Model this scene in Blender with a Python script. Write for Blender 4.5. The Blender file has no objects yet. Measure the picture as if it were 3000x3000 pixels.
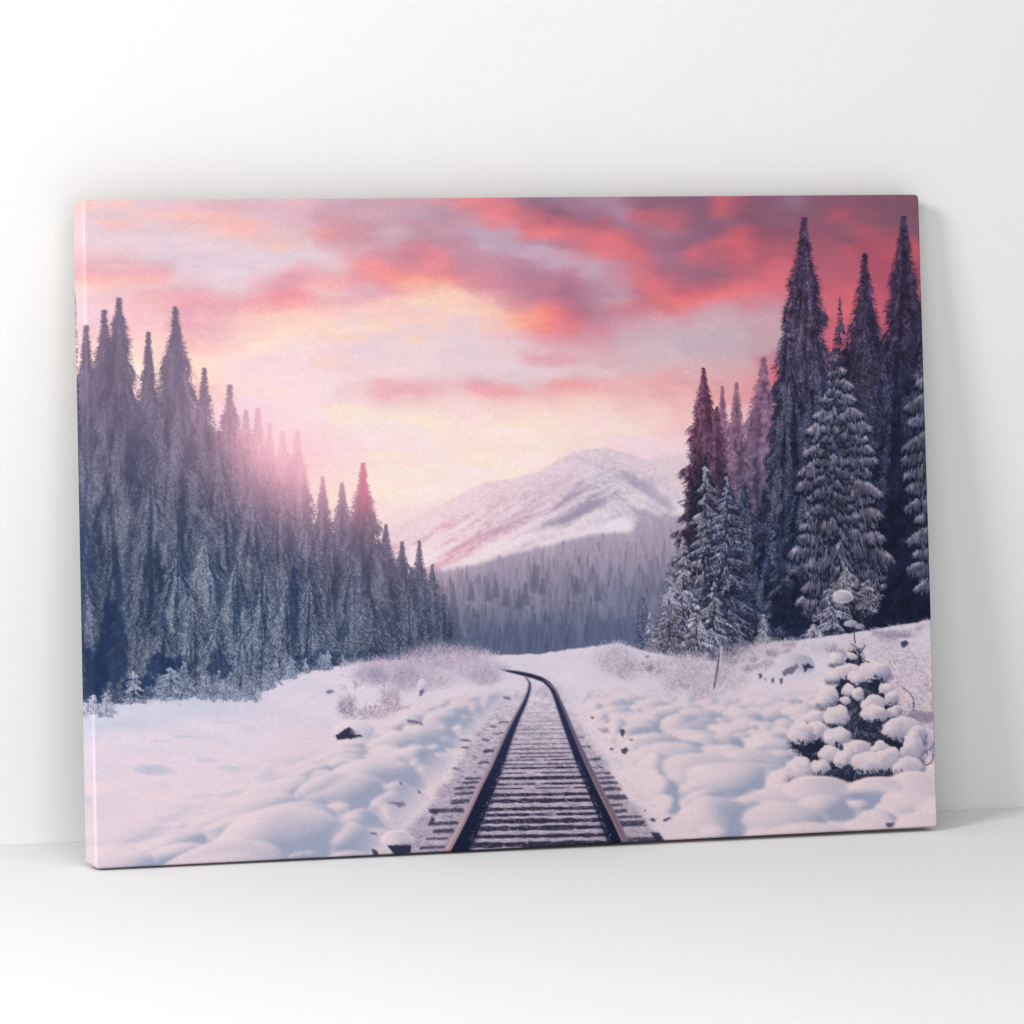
import numpy as np
# ------------------------------------------------------------------ the printed picture
# All positions of the motif are in a 3000-unit sheet layout; the raster covers X0..X1, Y0..Y1.
X0, Y0, X1, Y1 = 196, 556, 2772, 2572
PW, PH = X1 - X0, Y1 - Y0
rs = np.random.RandomState(11)
f32 = np.float32

def sm(a, b, x):
    t = np.clip((x - a) / (b - a), 0, 1)
    return t * t * (3 - 2 * t)

TABS = {}
def vnoise(x, y, seed=0):
    if seed not in TABS: TABS[seed] = np.random.RandomState(seed).rand(256, 256).astype(f32)
    tab = TABS[seed]
    xi = np.floor(x).astype(np.int32); yi = np.floor(y).astype(np.int32)
    fx = (x - xi).astype(f32); fy = (y - yi).astype(f32)
    fx = fx * fx * (3 - 2 * fx); fy = fy * fy * (3 - 2 * fy)
    a = tab[yi & 255, xi & 255]; b = tab[yi & 255, (xi + 1) & 255]
    c = tab[(yi + 1) & 255, xi & 255]; d = tab[(yi + 1) & 255, (xi + 1) & 255]
    return (a + (b - a) * fx) * (1 - fy) + (c + (d - c) * fx) * fy

def fbm(x, y, seed=0, octv=4, gain=.5):
    s = 0; a = 1.0; n = 0
    for k in range(octv):
        s = s + a * vnoise(x * 2 ** k + 17.3 * k, y * 2 ** k + 9.1 * k, seed + k)
        n += a; a *= gain
    return s / n - .5

def up(a, f):
    """bilinear upsampling of a small raster to PH x PW"""
    h, w = a.shape[:2]
    yy = np.clip((np.arange(PH) + .5) / f - .5, 0, h - 1.001); xx = np.clip((np.arange(PW) + .5) / f - .5, 0, w - 1.001)
    yi = yy.astype(int); xi = xx.astype(int)
    fy = (yy - yi).astype(f32)[:, None]; fx = (xx - xi).astype(f32)[None, :]
    if a.ndim == 3: fy = fy[..., None]; fx = fx[..., None]
    r = a[yi] * (1 - fy) + a[yi + 1] * fy
    return r[:, xi] * (1 - fx) + r[:, xi + 1] * fx

def blur(a, r):
    """three box passes of radius r along both axes"""
    for _ in range(3):
        for ax in (0, 1):
            pad = [(0, 0)] * a.ndim; pad[ax] = (r + 1, r)
            c = np.cumsum(np.pad(a, pad, mode='edge'), axis=ax, dtype=np.float64)
            n = a.shape[ax]
            hi = np.take(c, np.arange(2 * r + 1, 2 * r + 1 + n), axis=ax); lo = np.take(c, np.arange(n), axis=ax)
            a = ((hi - lo) / (2 * r + 1)).astype(f32)
    return a

img = np.zeros((PH, PW, 3), f32)
GX, GY = np.meshgrid(np.arange(PW, dtype=f32) + X0, np.arange(PH, dtype=f32) + Y0)

def box(x0, y0, x1, y1):
    return (slice(max(0, int(y0) - Y0), max(0, min(PH, int(y1) - Y0))), slice(max(0, int(x0) - X0), max(0, min(PW, int(x1) - X0))))

def over(sl, col, al):
    c = np.asarray(col, f32)
    img[sl] += (c - img[sl]) * al[..., None].astype(f32)

def poly_mask(pts, x, y):
    """inside test (0/1) of a polygon on arrays"""
    ins = np.zeros(x.shape, bool); n = len(pts)
    for i in range(n):
        (xa, ya), (xb, yb) = pts[i], pts[(i + 1) % n]
        if ya == yb: continue
        c = ((ya > y) != (yb > y)) & (x < (xb - xa) * (y - ya) / (yb - ya) + xa)
        ins ^= c
    return ins.astype(f32)

def poly(pts, col, soft=1, warp=0, wscale=20, seed=5, alpha=1.0, cf=None):
    xs = [p[0] for p in pts]; ys = [p[1] for p in pts]; m = soft * 4 + warp * 2 + 3
    sl = box(min(xs) - m, min(ys) - m, max(xs) + m, max(ys) + m)
    x, y = GX[sl], GY[sl]
    if x.size == 0: return
    if warp:
        x2 = x + warp * 2 * fbm(x / wscale, y / wscale, seed, 3); y2 = y + warp * 2 * fbm(x / wscale, y / wscale, seed + 40, 3)
    else: x2, y2 = x, y
    a = poly_mask(pts, x2, y2)
    if soft: a = blur(a, soft)
    if cf is not None:
        img[sl] += (cf(x, y) - img[sl]) * (a * alpha)[..., None]
    else: over(sl, col, a * alpha)

def splat(x, y, col, rad=0):
    """last point wins; rad in raster pixels"""
    xi = np.rint(x - X0).astype(np.int32); yi = np.rint(y - Y0).astype(np.int32)
    R = int(rad)
    offs = [(i, j) for i in range(-R, R + 1) for j in range(-R, R + 1) if i * i + j * j <= rad * rad + .3]
    if len(offs) > 1:
        o = np.array(offs); xi = (xi[:, None] + o[None, :, 0]).ravel(); yi = (yi[:, None] + o[None, :, 1]).ravel()
        col = np.repeat(col, len(offs), axis=0)
    ok = (xi >= 0) & (xi < PW) & (yi >= 0) & (yi < PH)
    img[yi[ok], xi[ok]] = col[ok]

def strokes(xa, ya, xb, yb, col, n=10, bend=0., rad=0, colb=None):
    """batch of (curved) strokes, arrays of equal length; colour may run from col to colb"""
    t = np.linspace(0, 1, n)[None, :]
    xa, ya, xb, yb = [np.asarray(v, float)[:, None] for v in (xa, ya, xb, yb)]
    bend = np.broadcast_to(np.asarray(bend, float).reshape(-1, 1), xa.shape)
    x = xa + (xb - xa) * t - (yb - ya) * bend * 4 * t * (1 - t)
    y = ya + (yb - ya) * t + (xb - xa) * bend * 4 * t * (1 - t)
    c = np.broadcast_to(np.asarray(col, f32), (xa.shape[0], 3))[:, None, :]
    if colb is not None:
        cb = np.broadcast_to(np.asarray(colb, f32), (xa.shape[0], 3))[:, None, :]
        c = c + (cb - c) * t[..., None]
    else: c = np.broadcast_to(c, x.shape + (3,))
    splat(x.ravel(), y.ravel(), c.reshape(-1, 3).astype(f32), rad)

def jit(col, n, amp=12, mono=.8):
    c = np.asarray(col, f32)[None] + rs.randn(n, 1) * amp * mono + rs.randn(n, 3) * amp * (1 - mono)
    return np.clip(c, 0, 255).astype(f32)

# ------------------------------------------------------------------ sky
SKY = """
597:234 248 178 165;343 245 178 168;452 205 182 198;560 212 170 185;669 205 165 180;778 212 170 185;890 220 165 178;988 190 155 175;1097 188 150 168;1205 190 150 165;1314 200 140 155;1400 235 115 118;1480 205 110 125;1560 128 98 125;1650 138 110 140;1740 152 120 150;1820 150 115 145;1890 130 85 108;1950 122 85 110;2040 112 80 108;2130 215 75 85;2182 108 68 95;2240 110 80 108;2320 125 100 128;2400 115 75 102;2480 125 72 98;2560 110 68 95;2650 105 68 92
628:234 215 185 195;343 205 190 200;452 238 175 170;560 240 172 165;669 235 165 160;778 208 175 190;890 208 165 180;988 200 140 155;1097 192 150 168;1205 180 150 172;1314 175 140 160;1400 200 125 140;1470 245 108 110;1540 180 95 115;1620 120 85 112;1720 135 95 122;1800 155 130 160;1880 190 85 100;1960 165 80 100;2050 108 80 110;2120 200 78 90;2180 112 68 92;2300 120 80 105;2400 125 75 100;2470 175 70 88;2550 120 70 95;2640 105 70 95
655:234 212 188 200;343 228 175 175;452 212 185 195;560 222 178 180;669 245 165 155;740 248 160 150;800 210 175 190;890 205 170 185;960 200 140 155;1060 190 135 152;1150 190 150 168;1250 185 140 158;1380 182 145 165;1470 230 120 125;1560 210 95 105;1650 190 85 100;1750 170 80 98;1830 145 110 138;1900 170 95 118;1960 190 85 100;2050 115 82 112;2130 120 85 115
684:234 212 192 205;452 210 190 203;600 215 185 190;700 245 165 155;778 215 180 185;890 205 170 185;935 240 135 130;1000 200 135 150;1060 195 135 150;1140 195 165 185;1250 180 140 160;1400 180 155 180;1490 180 150 175;1560 220 105 110;1610 245 105 100;1690 205 95 108;1770 225 90 98;1860 160 85 108;1920 150 115 145;2000 135 95 125;2080 118 80 110;2165 198 70 80;2230 140 70 92;2320 130 72 98;2400 130 72 98;2470 130 75 100;2560 165 70 90;2630 110 70 98
710:234 210 193 207;343 210 193 207;452 210 193 207;600 210 193 207;700 212 192 205;820 235 180 170;890 208 185 200;990 200 150 165;1060 190 140 158;1140 192 155 172;1230 180 130 150;1330 180 130 150;1420 180 158 182;1490 178 155 180;1570 170 135 160;1660 175 110 132;1720 225 95 100;1780 230 90 95;1850 170 85 105;1940 150 95 122;2020 120 85 115;2110 205 75 85;2170 212 75 82;2230 165 72 90;2320 155 72 92;2400 155 72 92;2480 130 70 98;2560 165 62 82;2610 180 60 78
745:234 222 175 182;343 212 185 198;452 208 192 208;560 205 190 205;669 205 195 212;778 205 195 212;890 205 198 215;960 210 185 200;1040 220 150 160;1130 200 135 150;1210 195 115 135;1260 225 120 128;1370 185 135 158;1450 180 145 170;1570 182 160 190;1650 188 155 178;1720 195 125 142;1770 238 95 96;1840 215 90 100;1950 140 100 130;2030 205 80 92;2090 170 78 95;2170 200 78 92;2250 165 75 95;2340 170 75 92;2430 155 75 98;2490 185 72 88;2560 150 65 88;2620 190 60 75
778:234 218 160 170;343 218 165 175;452 205 175 190;560 208 192 208;669 207 196 212;778 212 190 205;870 225 160 170;980 212 185 195;1050 228 140 148;1090 240 125 125;1180 205 120 138;1280 225 125 132;1350 190 125 145;1430 200 130 148;1500 180 130 155;1570 175 130 155;1640 185 160 185;1720 185 155 178;1800 190 125 145;1890 195 95 112;1960 150 95 120;2060 150 90 115;2150 180 85 102;2290 200 82 98;2420 170 75 98;2500 175 72 92;2620 165 58 80
804:234 245 155 150;343 232 150 155;452 220 155 165;560 208 185 200;669 210 198 213;778 215 180 195;860 218 140 155;950 232 160 165;1070 230 135 142;1140 245 122 115;1215 245 135 120;1290 225 118 125;1390 215 130 142;1450 210 130 145;1500 180 125 150;1580 172 115 140;1660 175 115 138;1740 182 160 185;1810 185 140 160;1860 225 90 100;1930 215 90 102;2010 160 90 115;2090 140 90 118;2180 190 85 100;2290 218 85 95;2450 180 78 98;2500 190 75 92;2600 170 60 82
829:234 250 180 160;343 245 170 155;430 240 160 155;560 215 180 195;669 212 198 212;740 222 170 182;830 215 140 155;960 240 158 155;1060 222 155 170;1150 238 138 135;1220 252 165 132;1290 247 150 132;1390 225 140 148;1460 200 125 145;1500 190 125 148;1580 185 115 138;1660 165 105 132;1740 172 130 155;1800 180 145 168;1860 205 100 112;1920 235 88 92;2000 180 85 105;2080 165 85 108;2160 225 90 95;2300 225 88 96;2450 190 76 95
854:234 245 190 185;343 228 185 195;452 225 170 180;560 215 155 168;620 222 160 170;690 215 190 205;760 225 150 160;850 230 120 135;960 240 178 172;1060 220 165 185;1150 230 150 160;1250 240 165 155;1340 252 185 160;1430 230 155 155;1500 190 130 150;1580 180 115 138;1660 160 100 128;1750 165 115 142;1800 180 155 180;1870 165 105 132;1940 235 90 92;2000 195 80 98;2060 225 80 85;2150 238 95 98;2300 215 95 110;2450 200 75 92;2500 205 72 88;2610 175 62 85
880:250 225 190 205;343 235 180 180;452 235 160 160;560 225 145 158;669 232 158 165;760 235 140 145;860 240 130 135;960 228 165 172;1060 235 165 172;1150 248 185 175;1250 252 205 170;1340 253 205 170;1420 248 180 160;1500 205 130 145;1570 195 115 135;1640 190 105 125;1730 160 105 132;1790 182 165 185;1840 215 125 135;1900 175 100 122;1960 240 95 92;2030 240 95 95;2120 235 110 118;2200 215 125 140;2300 215 110 128;2430 205 85 100;2490 225 78 85;2600 185 68 90
906:250 232 190 205;400 238 180 185;480 232 160 165;560 222 145 160;669 228 150 160;760 240 155 150;880 242 152 148;960 240 180 175;1060 240 185 185;1150 245 190 180;1260 235 195 195;1340 245 200 180;1430 252 185 150;1500 230 145 145;1560 240 125 118;1620 248 105 98;1700 180 100 122;1770 180 120 142;1840 205 115 130;1920 195 105 120;1970 240 100 98;2050 215 135 148;2150 205 150 165;2280 200 140 160;2440 215 85 100;2500 222 85 95;2590 195 72 92
934:420 240 180 185;560 220 150 165;640 232 165 170;740 248 180 165;880 249 188 164;960 245 195 180;1040 228 200 205;1080 248 200 170;1170 245 200 190;1280 248 195 180;1360 220 195 210;1450 245 180 165;1545 252 155 122;1620 245 110 105;1690 205 105 120;1770 178 130 155;1840 195 135 155;1920 212 150 165;1990 210 150 165;2100 195 165 182;2260 198 155 172;2450 212 85 100;2600 195 80 100
958:420 244 182 185;560 232 158 165;640 230 168 175;740 248 192 172;890 250 205 165;980 250 215 180;1060 232 205 205;1130 248 208 180;1200 220 200 215;1300 245 205 195;1400 230 200 205;1490 248 175 160;1560 248 135 125;1630 235 120 120;1700 220 120 130;1770 200 130 148;1850 205 155 172;1950 200 165 180;2100 192 170 185;2260 195 158 174
987:420 245 185 185;470 248 195 185;560 240 165 165;640 228 170 180;720 248 200 180;850 250 212 188;900 240 205 205;980 245 205 190;1060 245 200 185;1140 222 200 212;1200 245 200 185;1300 225 205 210;1400 218 198 208;1490 228 190 200;1560 232 160 165;1640 225 140 150;1730 208 150 165;1850 195 170 185;2000 192 172 188;2150 185 168 182;2260 190 160 175;2450 205 85 105;2600 190 80 100
1021:400 248 200 190;470 250 205 185;570 245 170 160;650 248 190 180;760 250 220 195;850 240 215 215;980 228 205 215;1060 220 200 218;1200 225 205 212;1400 220 200 210;1490 225 200 210;1570 218 180 192;1660 215 165 178;1760 212 165 178;1880 202 175 190;2100 188 170 185;2250 190 160 175
1052:400 252 215 190;560 252 215 175;640 250 215 190;700 240 210 215;850 240 210 220;980 240 205 200;1060 225 203 215;1200 228 205 212;1400 220 198 210;1500 225 195 205;1570 218 160 172;1650 218 160 172;1750 212 170 182;1900 202 178 190;2150 195 170 185;2280 195 130 150
1088:560 253 222 180;620 250 215 185;700 240 205 215;850 243 210 216;1060 235 205 212;1200 232 205 215;1400 222 200 212;1490 220 200 212;1600 218 195 208;1750 218 190 200;1900 210 178 188;2050 212 170 178;2150 215 162 170;2290 215 105 120
1110:600 252 200 175;720 244 208 212;890 238 208 216;1100 234 204 211;1300 226 202 211;1490 215 195 208;1600 220 190 200;1720 222 180 188;1850 225 170 175;1960 230 160 165;2100 225 165 170;2280 205 108 128
1131:590 248 185 168;720 246 210 208;890 240 212 220;1060 235 195 200;1130 228 170 175;1210 230 165 170;1300 228 180 185;1400 225 155 165;1480 230 165 172;1560 224 187 196;1640 238 150 152;1700 240 145 148;1790 235 170 170;1950 232 165 168;2100 230 160 160;2190 228 150 155
1151:590 248 180 165;640 250 200 190;720 248 212 205;850 248 215 205;900 243 215 222;1060 238 200 205;1130 235 165 168;1230 235 165 170;1330 232 190 190;1420 238 162 164;1490 240 150 152;1550 228 180 185;1620 240 165 162;1720 240 180 172;1850 238 175 172;2000 235 165 165
1180:640 246 195 188;720 243 208 216;890 243 218 222;1060 240 205 205;1200 238 190 185;1300 240 205 195;1420 242 200 190;1530 243 187 178;1600 243 185 178;1720 245 200 185;1850 242 190 180;2000 240 175 172
1208:640 245 195 190;720 240 205 225;850 240 210 222;890 243 225 225;1060 248 228 200;1200 245 215 195;1350 245 210 195;1530 247 210 190;1600 248 215 190;1750 248 212 190;1900 245 200 180;2020 242 180 170
1235:720 240 200 215;890 243 225 222;1060 246 228 210;1230 250 228 185;1400 247 220 195;1560 250 225 182;1750 248 215 195;1900 247 208 185;2020 243 180 165
1268:890 246 212 212;1000 246 218 212;1150 245 221 217;1350 248 223 203;1500 250 228 195;1650 248 220 205;1850 248 215 180;1950 246 195 170;2010 244 175 165
1305:890 249 208 192;1000 248 210 195;1150 245 219 218;1350 248 222 205;1500 247 222 208;1600 247 225 202;1700 242 215 205;1850 242 205 195;1980 240 200 190
1345:900 250 205 180;1000 250 214 186;1120 248 220 200;1250 246 222 215;1400 248 225 200;1550 250 225 195;1750 242 210 200;1950 232 200 198
1395:1000 252 218 180;950 252 222 178;1130 251 226 190;1250 249 226 205;1350 244 225 220;1480 248 228 205;1600 246 225 205;1950 226 198 202
1440:950 252 225 175;1130 252 230 180;1250 250 228 195;1380 245 225 215
1500:930 250 220 185;1100 247 218 208;1250 246 222 212
"""
pts = []
for line in SKY.strip().split('\n'):
    y, rest = line.split(':')
    for q in rest.split(';'):
        v = [float(k) for k in q.split()]; pts.append([v[0], float(y)] + v[1:])
pts = np.array(pts, f32)
k_ = sm(1120, 1300, pts[:, 1]) * 22; pts[:, 4] = np.minimum(pts[:, 4] + k_ * (pts[:, 4] < 200), 255); pts[:, 3] -= k_ * .2
redness = sm(60, 150, pts[:, 2] - pts[:, 3]); pts[:, 3] += 12 * redness; pts[:, 4] += 16 * redness
greyness = sm(70, 20, pts[:, 2] - pts[:, 3]) * sm(1250, 1050, pts[:, 1]); pts[:, 2] += 7 * greyness; pts[:, 4] -= 3 * greyness
warmth = (sm(45, 90, pts[:, 2] - pts[:, 4]) * sm(158, 178, pts[:, 3]) * .34)[:, None]; pts[:, 2:5] += (np.array([244, 212, 208], f32) - pts[:, 2:5]) * warmth
k_ = (sm(1300, 1800, pts[:, 0]) * sm(960, 860, pts[:, 1]) * .13)[:, None]; pts[:, 2:5] += (np.array([208, 146, 162], f32) - pts[:, 2:5]) * k_
k_ = (sm(1150, 1330, pts[:, 1]) * .28)[:, None]; pts[:, 2:5] += (np.array([250, 231, 222], f32) - pts[:, 2:5]) * k_
k_ = (sm(1500, 500, pts[:, 0]) * .20 + .05)[:, None]; pts[:, 2:5] += (np.array([228, 192, 202], f32) - pts[:, 2:5]) * k_

def paint_sky():
    F = 2
    h, w = 1010 // F, PW // F
    y, x = np.meshgrid((np.arange(h) + .5) * F + Y0, (np.arange(w) + .5) * F + X0, indexing='ij')
    x = x.astype(f32); y = y.astype(f32)
    wx = x + 90 * fbm(x / 120, y / 70, 3, 6, .58) ; wy = y + 52 * fbm(x / 100, y / 56, 8, 6, .58) - .06 * (x - 1500) * 0
    num = np.zeros((h, w, 3), f32); den = np.zeros((h, w), f32)
    for p in pts:
        d = ((wx - p[0]) / 50) ** 2 + ((wy - p[1]) / 18) ** 2
        k = np.exp(-d) + .0006 / (1 + d * .25) ** 2
        den += k; num += k[..., None] * p[2:5]
    s = num / den[..., None]
    # wisps: thin streaks of the warm and the cool hue
    n1 = fbm(x / 110 + y / 300, y / 26, 21, 5)
    lum = 1 + .06 * n1 * sm(1400, 900, y)
    s = s * lum[..., None]
    n2 = fbm(x / 70, y / 22, 31, 5)
    s[..., 0] += 9 * n2; s[..., 1] -= 4 * n2; s[..., 2] -= 5 * n2
    g = s.mean(-1, keepdims=True); s = g + (s - g) * .90; s = s + (np.array([222, 196, 206], f32) - s) * .04
    full = up(s, F)
    # full-resolution wisps
    img[:1010] = full[:1010] if full.shape[0] >= 1010 else full
    img[1010:] = np.array([236, 210, 212], f32)
    img[1010:1110] = full[1009][None] + (np.array([236, 210, 212], f32) - full[1009][None]) * (np.arange(100) / 100.)[:, None, None]
    sl = (slice(0, 1010), slice(0, PW))
    n3 = fbm(GX[sl] / 34, GY[sl] / 12, 51, 4)
    img[sl] *= (1 + .035 * n3)[..., None]
    np.clip(img, 0, 255, out=img)
paint_sky()

# ------------------------------------------------------------------ mountain and far hills
def mountain():
    far = [(1090, 1530), (1150, 1500), (1206, 1484), (1260, 1474), (1297, 1478), (1400, 1520), (1400, 1700), (1090, 1700)]
    poly(far, (238, 208, 212), 5, 4, 40, 2, .75)
    poly([(1860, 1352), (1930, 1336), (2060, 1330), (2100, 1380), (2100, 1560), (1860, 1560)], (216, 196, 204), 5, 4, 40, 3, .8)
    m = [(1080, 1570), (1180, 1530), (1290, 1478), (1398, 1420), (1440, 1408), (1500, 1402), (1579, 1380), (1625, 1352), (1670, 1330), (1700, 1319), (1745, 1313), (1795, 1315), (1855, 1331), (1920, 1362), (1962, 1402), (1987, 1431), (2040, 1480), (2100, 1520), (2100, 1720), (1080, 1720)]
    def cf(x, y):
        t = sm(1250, 1850, x)[..., None]
        c = np.array([234, 208, 216], f32) * (1 - t) + np.array([209, 196, 209], f32) * t
        top = sm(120, 0, y - 1314 - .62 * np.abs(x - 1770) ** .93)[..., None]
        c = c * (1 - .35 * top) + np.array([226, 192, 202], f32) * .35 * top
        # long diagonal ridges falling to the lower left
        u = x * .46 + y * .89 + 22 * fbm(x / 120, y / 120, 79, 3); v = x * .89 - y * .46; u2 = -x * .55 + y * .83 + 22 * fbm(x / 120, y / 120, 80, 3); v2 = x * .83 + y * .55; k_ = sm(1690, 1900, x + 60 * fbm(x / 60, y / 60, 81, 3))
        n = (1 - k_) * (fbm(u / 46, v / 260, 71, 5) + .5 * fbm(u / 14, v / 90, 75, 4)) + k_ * (fbm(u2 / 40, v2 / 200, 72, 5) + .5 * fbm(u2 / 14, v2 / 80, 76, 4))
        n = .75 * n * sm(-10, 90, y - 1325 - .5 * np.abs(x - 1770) ** .95) + .22 * fbm(x / 9, y / 6, 83, 4)
        lit = sm(-.06, .22, n)[..., None]; drk = sm(.02, -.24, n)[..., None]
        c = c + (np.array([245, 227, 234], f32) - c) * .75 * lit
        c = c + (np.array([206, 150, 168], f32) * (1 - t) + np.array([150, 142, 168], f32) * t - c) * .80 * drk
        return c
    poly(m, None, 2, 3, 25, 4, 1, cf)
    # gullies and dark scrub on the right-hand flank
    def flank(p, col, al, soft=4, wp=10): poly(p, col, soft, wp, 18, 9, al)
    flank([(1800, 1375), (1860, 1392), (1915, 1420), (1960, 1465), (1990, 1500), (1950, 1490), (1890, 1440), (1840, 1412)], (150, 143, 168), .55, 5, 14)
    flank([(1610, 1520), (1680, 1500), (1740, 1472), (1800, 1466), (1760, 1486), (1700, 1512), (1620, 1545), (1560, 1555)], (146, 139, 164), .6, 4, 12)
    flank([(1585, 1440), (1640, 1400), (1690, 1375), (1660, 1420), (1600, 1470), (1540, 1500)], (204, 172, 188), .4, 8, 14)
    flank([(1840, 1480), (1900, 1500), (1960, 1520), (1930, 1535), (1870, 1520)], (146, 140, 165), .55, 4, 10)
    flank([(1720, 1560), (1770, 1530), (1820, 1515), (1850, 1530), (1850, 1552), (1780, 1560)], (228, 216, 228), .85, 3, 5)
    flank([(1655, 1575), (1690, 1555), (1720, 1560), (1690, 1580)], (228, 214, 226), .7, 3, 5)
    flank([(1260, 1680), (1330, 1640), (1440, 1600), (1560, 1560), (1640, 1535), (1600, 1570), (1500, 1612), (1400, 1650), (1280, 1672)], (232, 214, 222), .75, 4, 8)
    flank([(1190, 1600), (1250, 1580), (1300, 1540), (1280, 1590), (1240, 1640), (1210, 1640)], (238, 214, 220), .7, 4, 6)
    # fine scrub strokes along the slope
    n = 5200
    x = rs.uniform(1420, 2040, n); y = rs.uniform(1330, 1600, n)
    topy = np.interp(x, [1400, 1500, 1579, 1625, 1712, 1781, 1835, 1915, 1987, 2040], [1440, 1430, 1400, 1372, 1338, 1334, 1348, 1382, 1450, 1500])
    dens = fbm(x / 60, y / 30, 77, 4)
    k = (y > topy + 4) & (dens > .02)
    x, y = x[k], y[k]; L = rs.uniform(2, 9, len(x))
    base = img[np.clip((y - Y0).astype(int), 0, PH - 1), np.clip((x - X0).astype(int), 0, PW - 1)]
    ang = np.where(x > 1780, .6, -.45)
    strokes(x, y, x + L * np.cos(ang), y + L * np.sin(ang), base * (.90 + .07 * rs.rand(len(x), 1)), 6)
mountain()

# ------------------------------------------------------------------ snow ground base
RIDGE_L = [(150, 2062), (240, 2058), (330, 2062), (420, 2055), (450, 2046), (540, 2036), (650, 2040), (745, 2042), (800, 2000), (880, 1970), (1018, 1946), (1120, 1935), (1300, 1925), (1398, 1921)]
HORZ = RIDGE_L + [(1480, 1918), (1579, 1915), (1625, 1908), (1697, 1898), (1806, 1884), (1900, 1908), (2000, 1930), (2100, 1938), (2152, 1922), (2261, 1884), (2406, 1866), (2551, 1846), (2660, 1826), (2790, 1808)]
hx = np.array([p[0] for p in HORZ], f32); hy = np.array([p[1] for p in HORZ], f32)

def ground():
    def cf(x, y):
        c = np.empty(x.shape + (3,), f32)
        d = y - np.interp(x, hx, hy)
        t = sm(0, 330, d)[..., None]
        farc = np.array([211, 200, 216], f32); nearc = np.array([220, 201, 211], f32)
        c[:] = farc * (1 - t) + nearc * t
        r = sm(1500, 2100, x)[..., None] * sm(1980, 2250, y)[..., None]
        c = c * (1 - r) + np.array([214, 198, 207], f32) * r
        # left meadow: bluish shadow strip under the wood
        b = (sm(900, 500, x) * sm(130, 60, d + (x - 250) * .10 - 12 * fbm(x / 120, y / 30, 90, 3)))[..., None]
        c = c * (1 - .75 * b) + np.array([186, 194, 212], f32) * .75 * b
        n = fbm(x / 150, y / 36, 91, 4)[..., None]
        c = c + n * np.array([26, 12, 8], f32)
        n2 = fbm(x / 12, y / 5, 93, 3)[..., None]
        return c + n2 * 7
    p = HORZ + [(2790, 2600), (150, 2600)]
    poly(p, None, 1, 3, 14, 33, 1, cf)
# ------------------------------------------------------------------ far forest
def far_forest():
    top = [(1040, 1700), (1200, 1680), (1278, 1667), (1405, 1648), (1460, 1627), (1579, 1598), (1640, 1585), (1697, 1572), (1770, 1560), (1842, 1554), (1878, 1525), (1951, 1512), (2023, 1496), (2120, 1480)]
    tx = np.array([p[0] for p in top]); ty = np.array([p[1] for p in top])
    def shade(x, y):
        t = sm(1590, 1880, y - (x - 1600) * -.10)
        c = np.array([160, 149, 168], f32)[None] * (1 - t[:, None]) + np.array([86, 97, 126], f32)[None] * t[:, None]
        g = (np.exp(-((x - 1130) / 170.) ** 2 - ((y - 1620) / 170.) ** 2) * .55)[:, None]
        c = c * (1 - g) + np.array([210, 172, 186], f32) * g
        m = (np.exp(-((y - 1770 - (x - 1500) * .02) / 38.) ** 2) * .35)[:, None]      # mist lying in the wood
        c = c * (1 - m) + np.array([150, 146, 168], f32) * m
        return c
    # body of the slope, seen through mist
    p = top + [(2120, 1930), (1040, 1940)]
    def cf(x, y):
        s = shade(x.ravel(), y.ravel()).reshape(x.shape + (3,))
        n = fbm(x / 9, y / 60, 101, 4)[..., None]
        return s * (1 + .26 * n)
    poly([(a, b + 6) for a, b in p], None, 5, 7, 9, 6, .94, cf)
    # rows of small conifers from the top of the slope down to its foot
    n = 1500
    x = rs.uniform(1060, 2110, n); v = rs.rand(n) ** .8
    yt = np.interp(x, tx, ty); yb = np.interp(x, hx, hy)
    y = yt - 6 + (yb - 38 - yt) * v
    o = np.argsort(y); x, y, v = x[o], y[o], v[o]
    for i in range(n):
        H = rs.uniform(28, 58) * (1 + .9 * v[i]); W = H * rs.uniform(.12, .17)
        tip = rs.rand()
        k = int(H * 2.2)
        t = rs.rand(k); sx = rs.uniform(-1, 1, k)
        px = x[i] + sx * W * t; py = y[i] + H * t + 2 * abs(sx) * t
        base = shade(np.full(k, x[i]), np.full(k, y[i] + H * .3))
        dk = .90 - .16 * (tip > .78) * (v[i] > .10) + .06 * rs.randn()
        c = base * (dk + .10 * rs.rand(k, 1)) + (1 - t[:, None]) * 0
        c = c * (1 - .45 * t[:, None]) + shade(px, py) * .45 * t[:, None]
        strokes(px, py, px + sx * 2, py + rs.uniform(3, 9, k), c, 5)
    for (px, py, H, W) in ((1538, 1700, 70, 14), (1520, 1725, 55, 10), (1430, 1700, 56, 10), (1453, 1697, 50, 9), (1380, 1700, 55, 10), (1566, 1645, 85, 14), (1590, 1690, 50, 9), (1690, 1690, 45, 9), (1327, 1700, 190, 26), (1750, 1710, 46, 9), (1480, 1722, 50, 9)):
        k = int(H * 7); t = rs.rand(k) ** .7; sx = rs.uniform(-1, 1, k)
        xx = px + sx * W * t * (.75 + .5 * rs.rand(k)); yy = py + H * t
        c = shade(xx, yy + 30) * .80 + rs.randn(k, 1) * 6
        strokes(xx, yy, xx + sx * 4, yy + rs.uniform(3, 8, k), c, 6)
    sl = box(1040, 1480, 2120, 1960); img[sl] = .6 * img[sl] + .4 * blur(img[sl], 2)
    xx, yy = GX[sl], GY[sl]
    over(sl, (186, 172, 190), (.10 + .16 * sm(1700, 1560, yy)) * sm(0, 14, yy - np.interp(xx, tx, ty) - 4))
far_forest()

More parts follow.
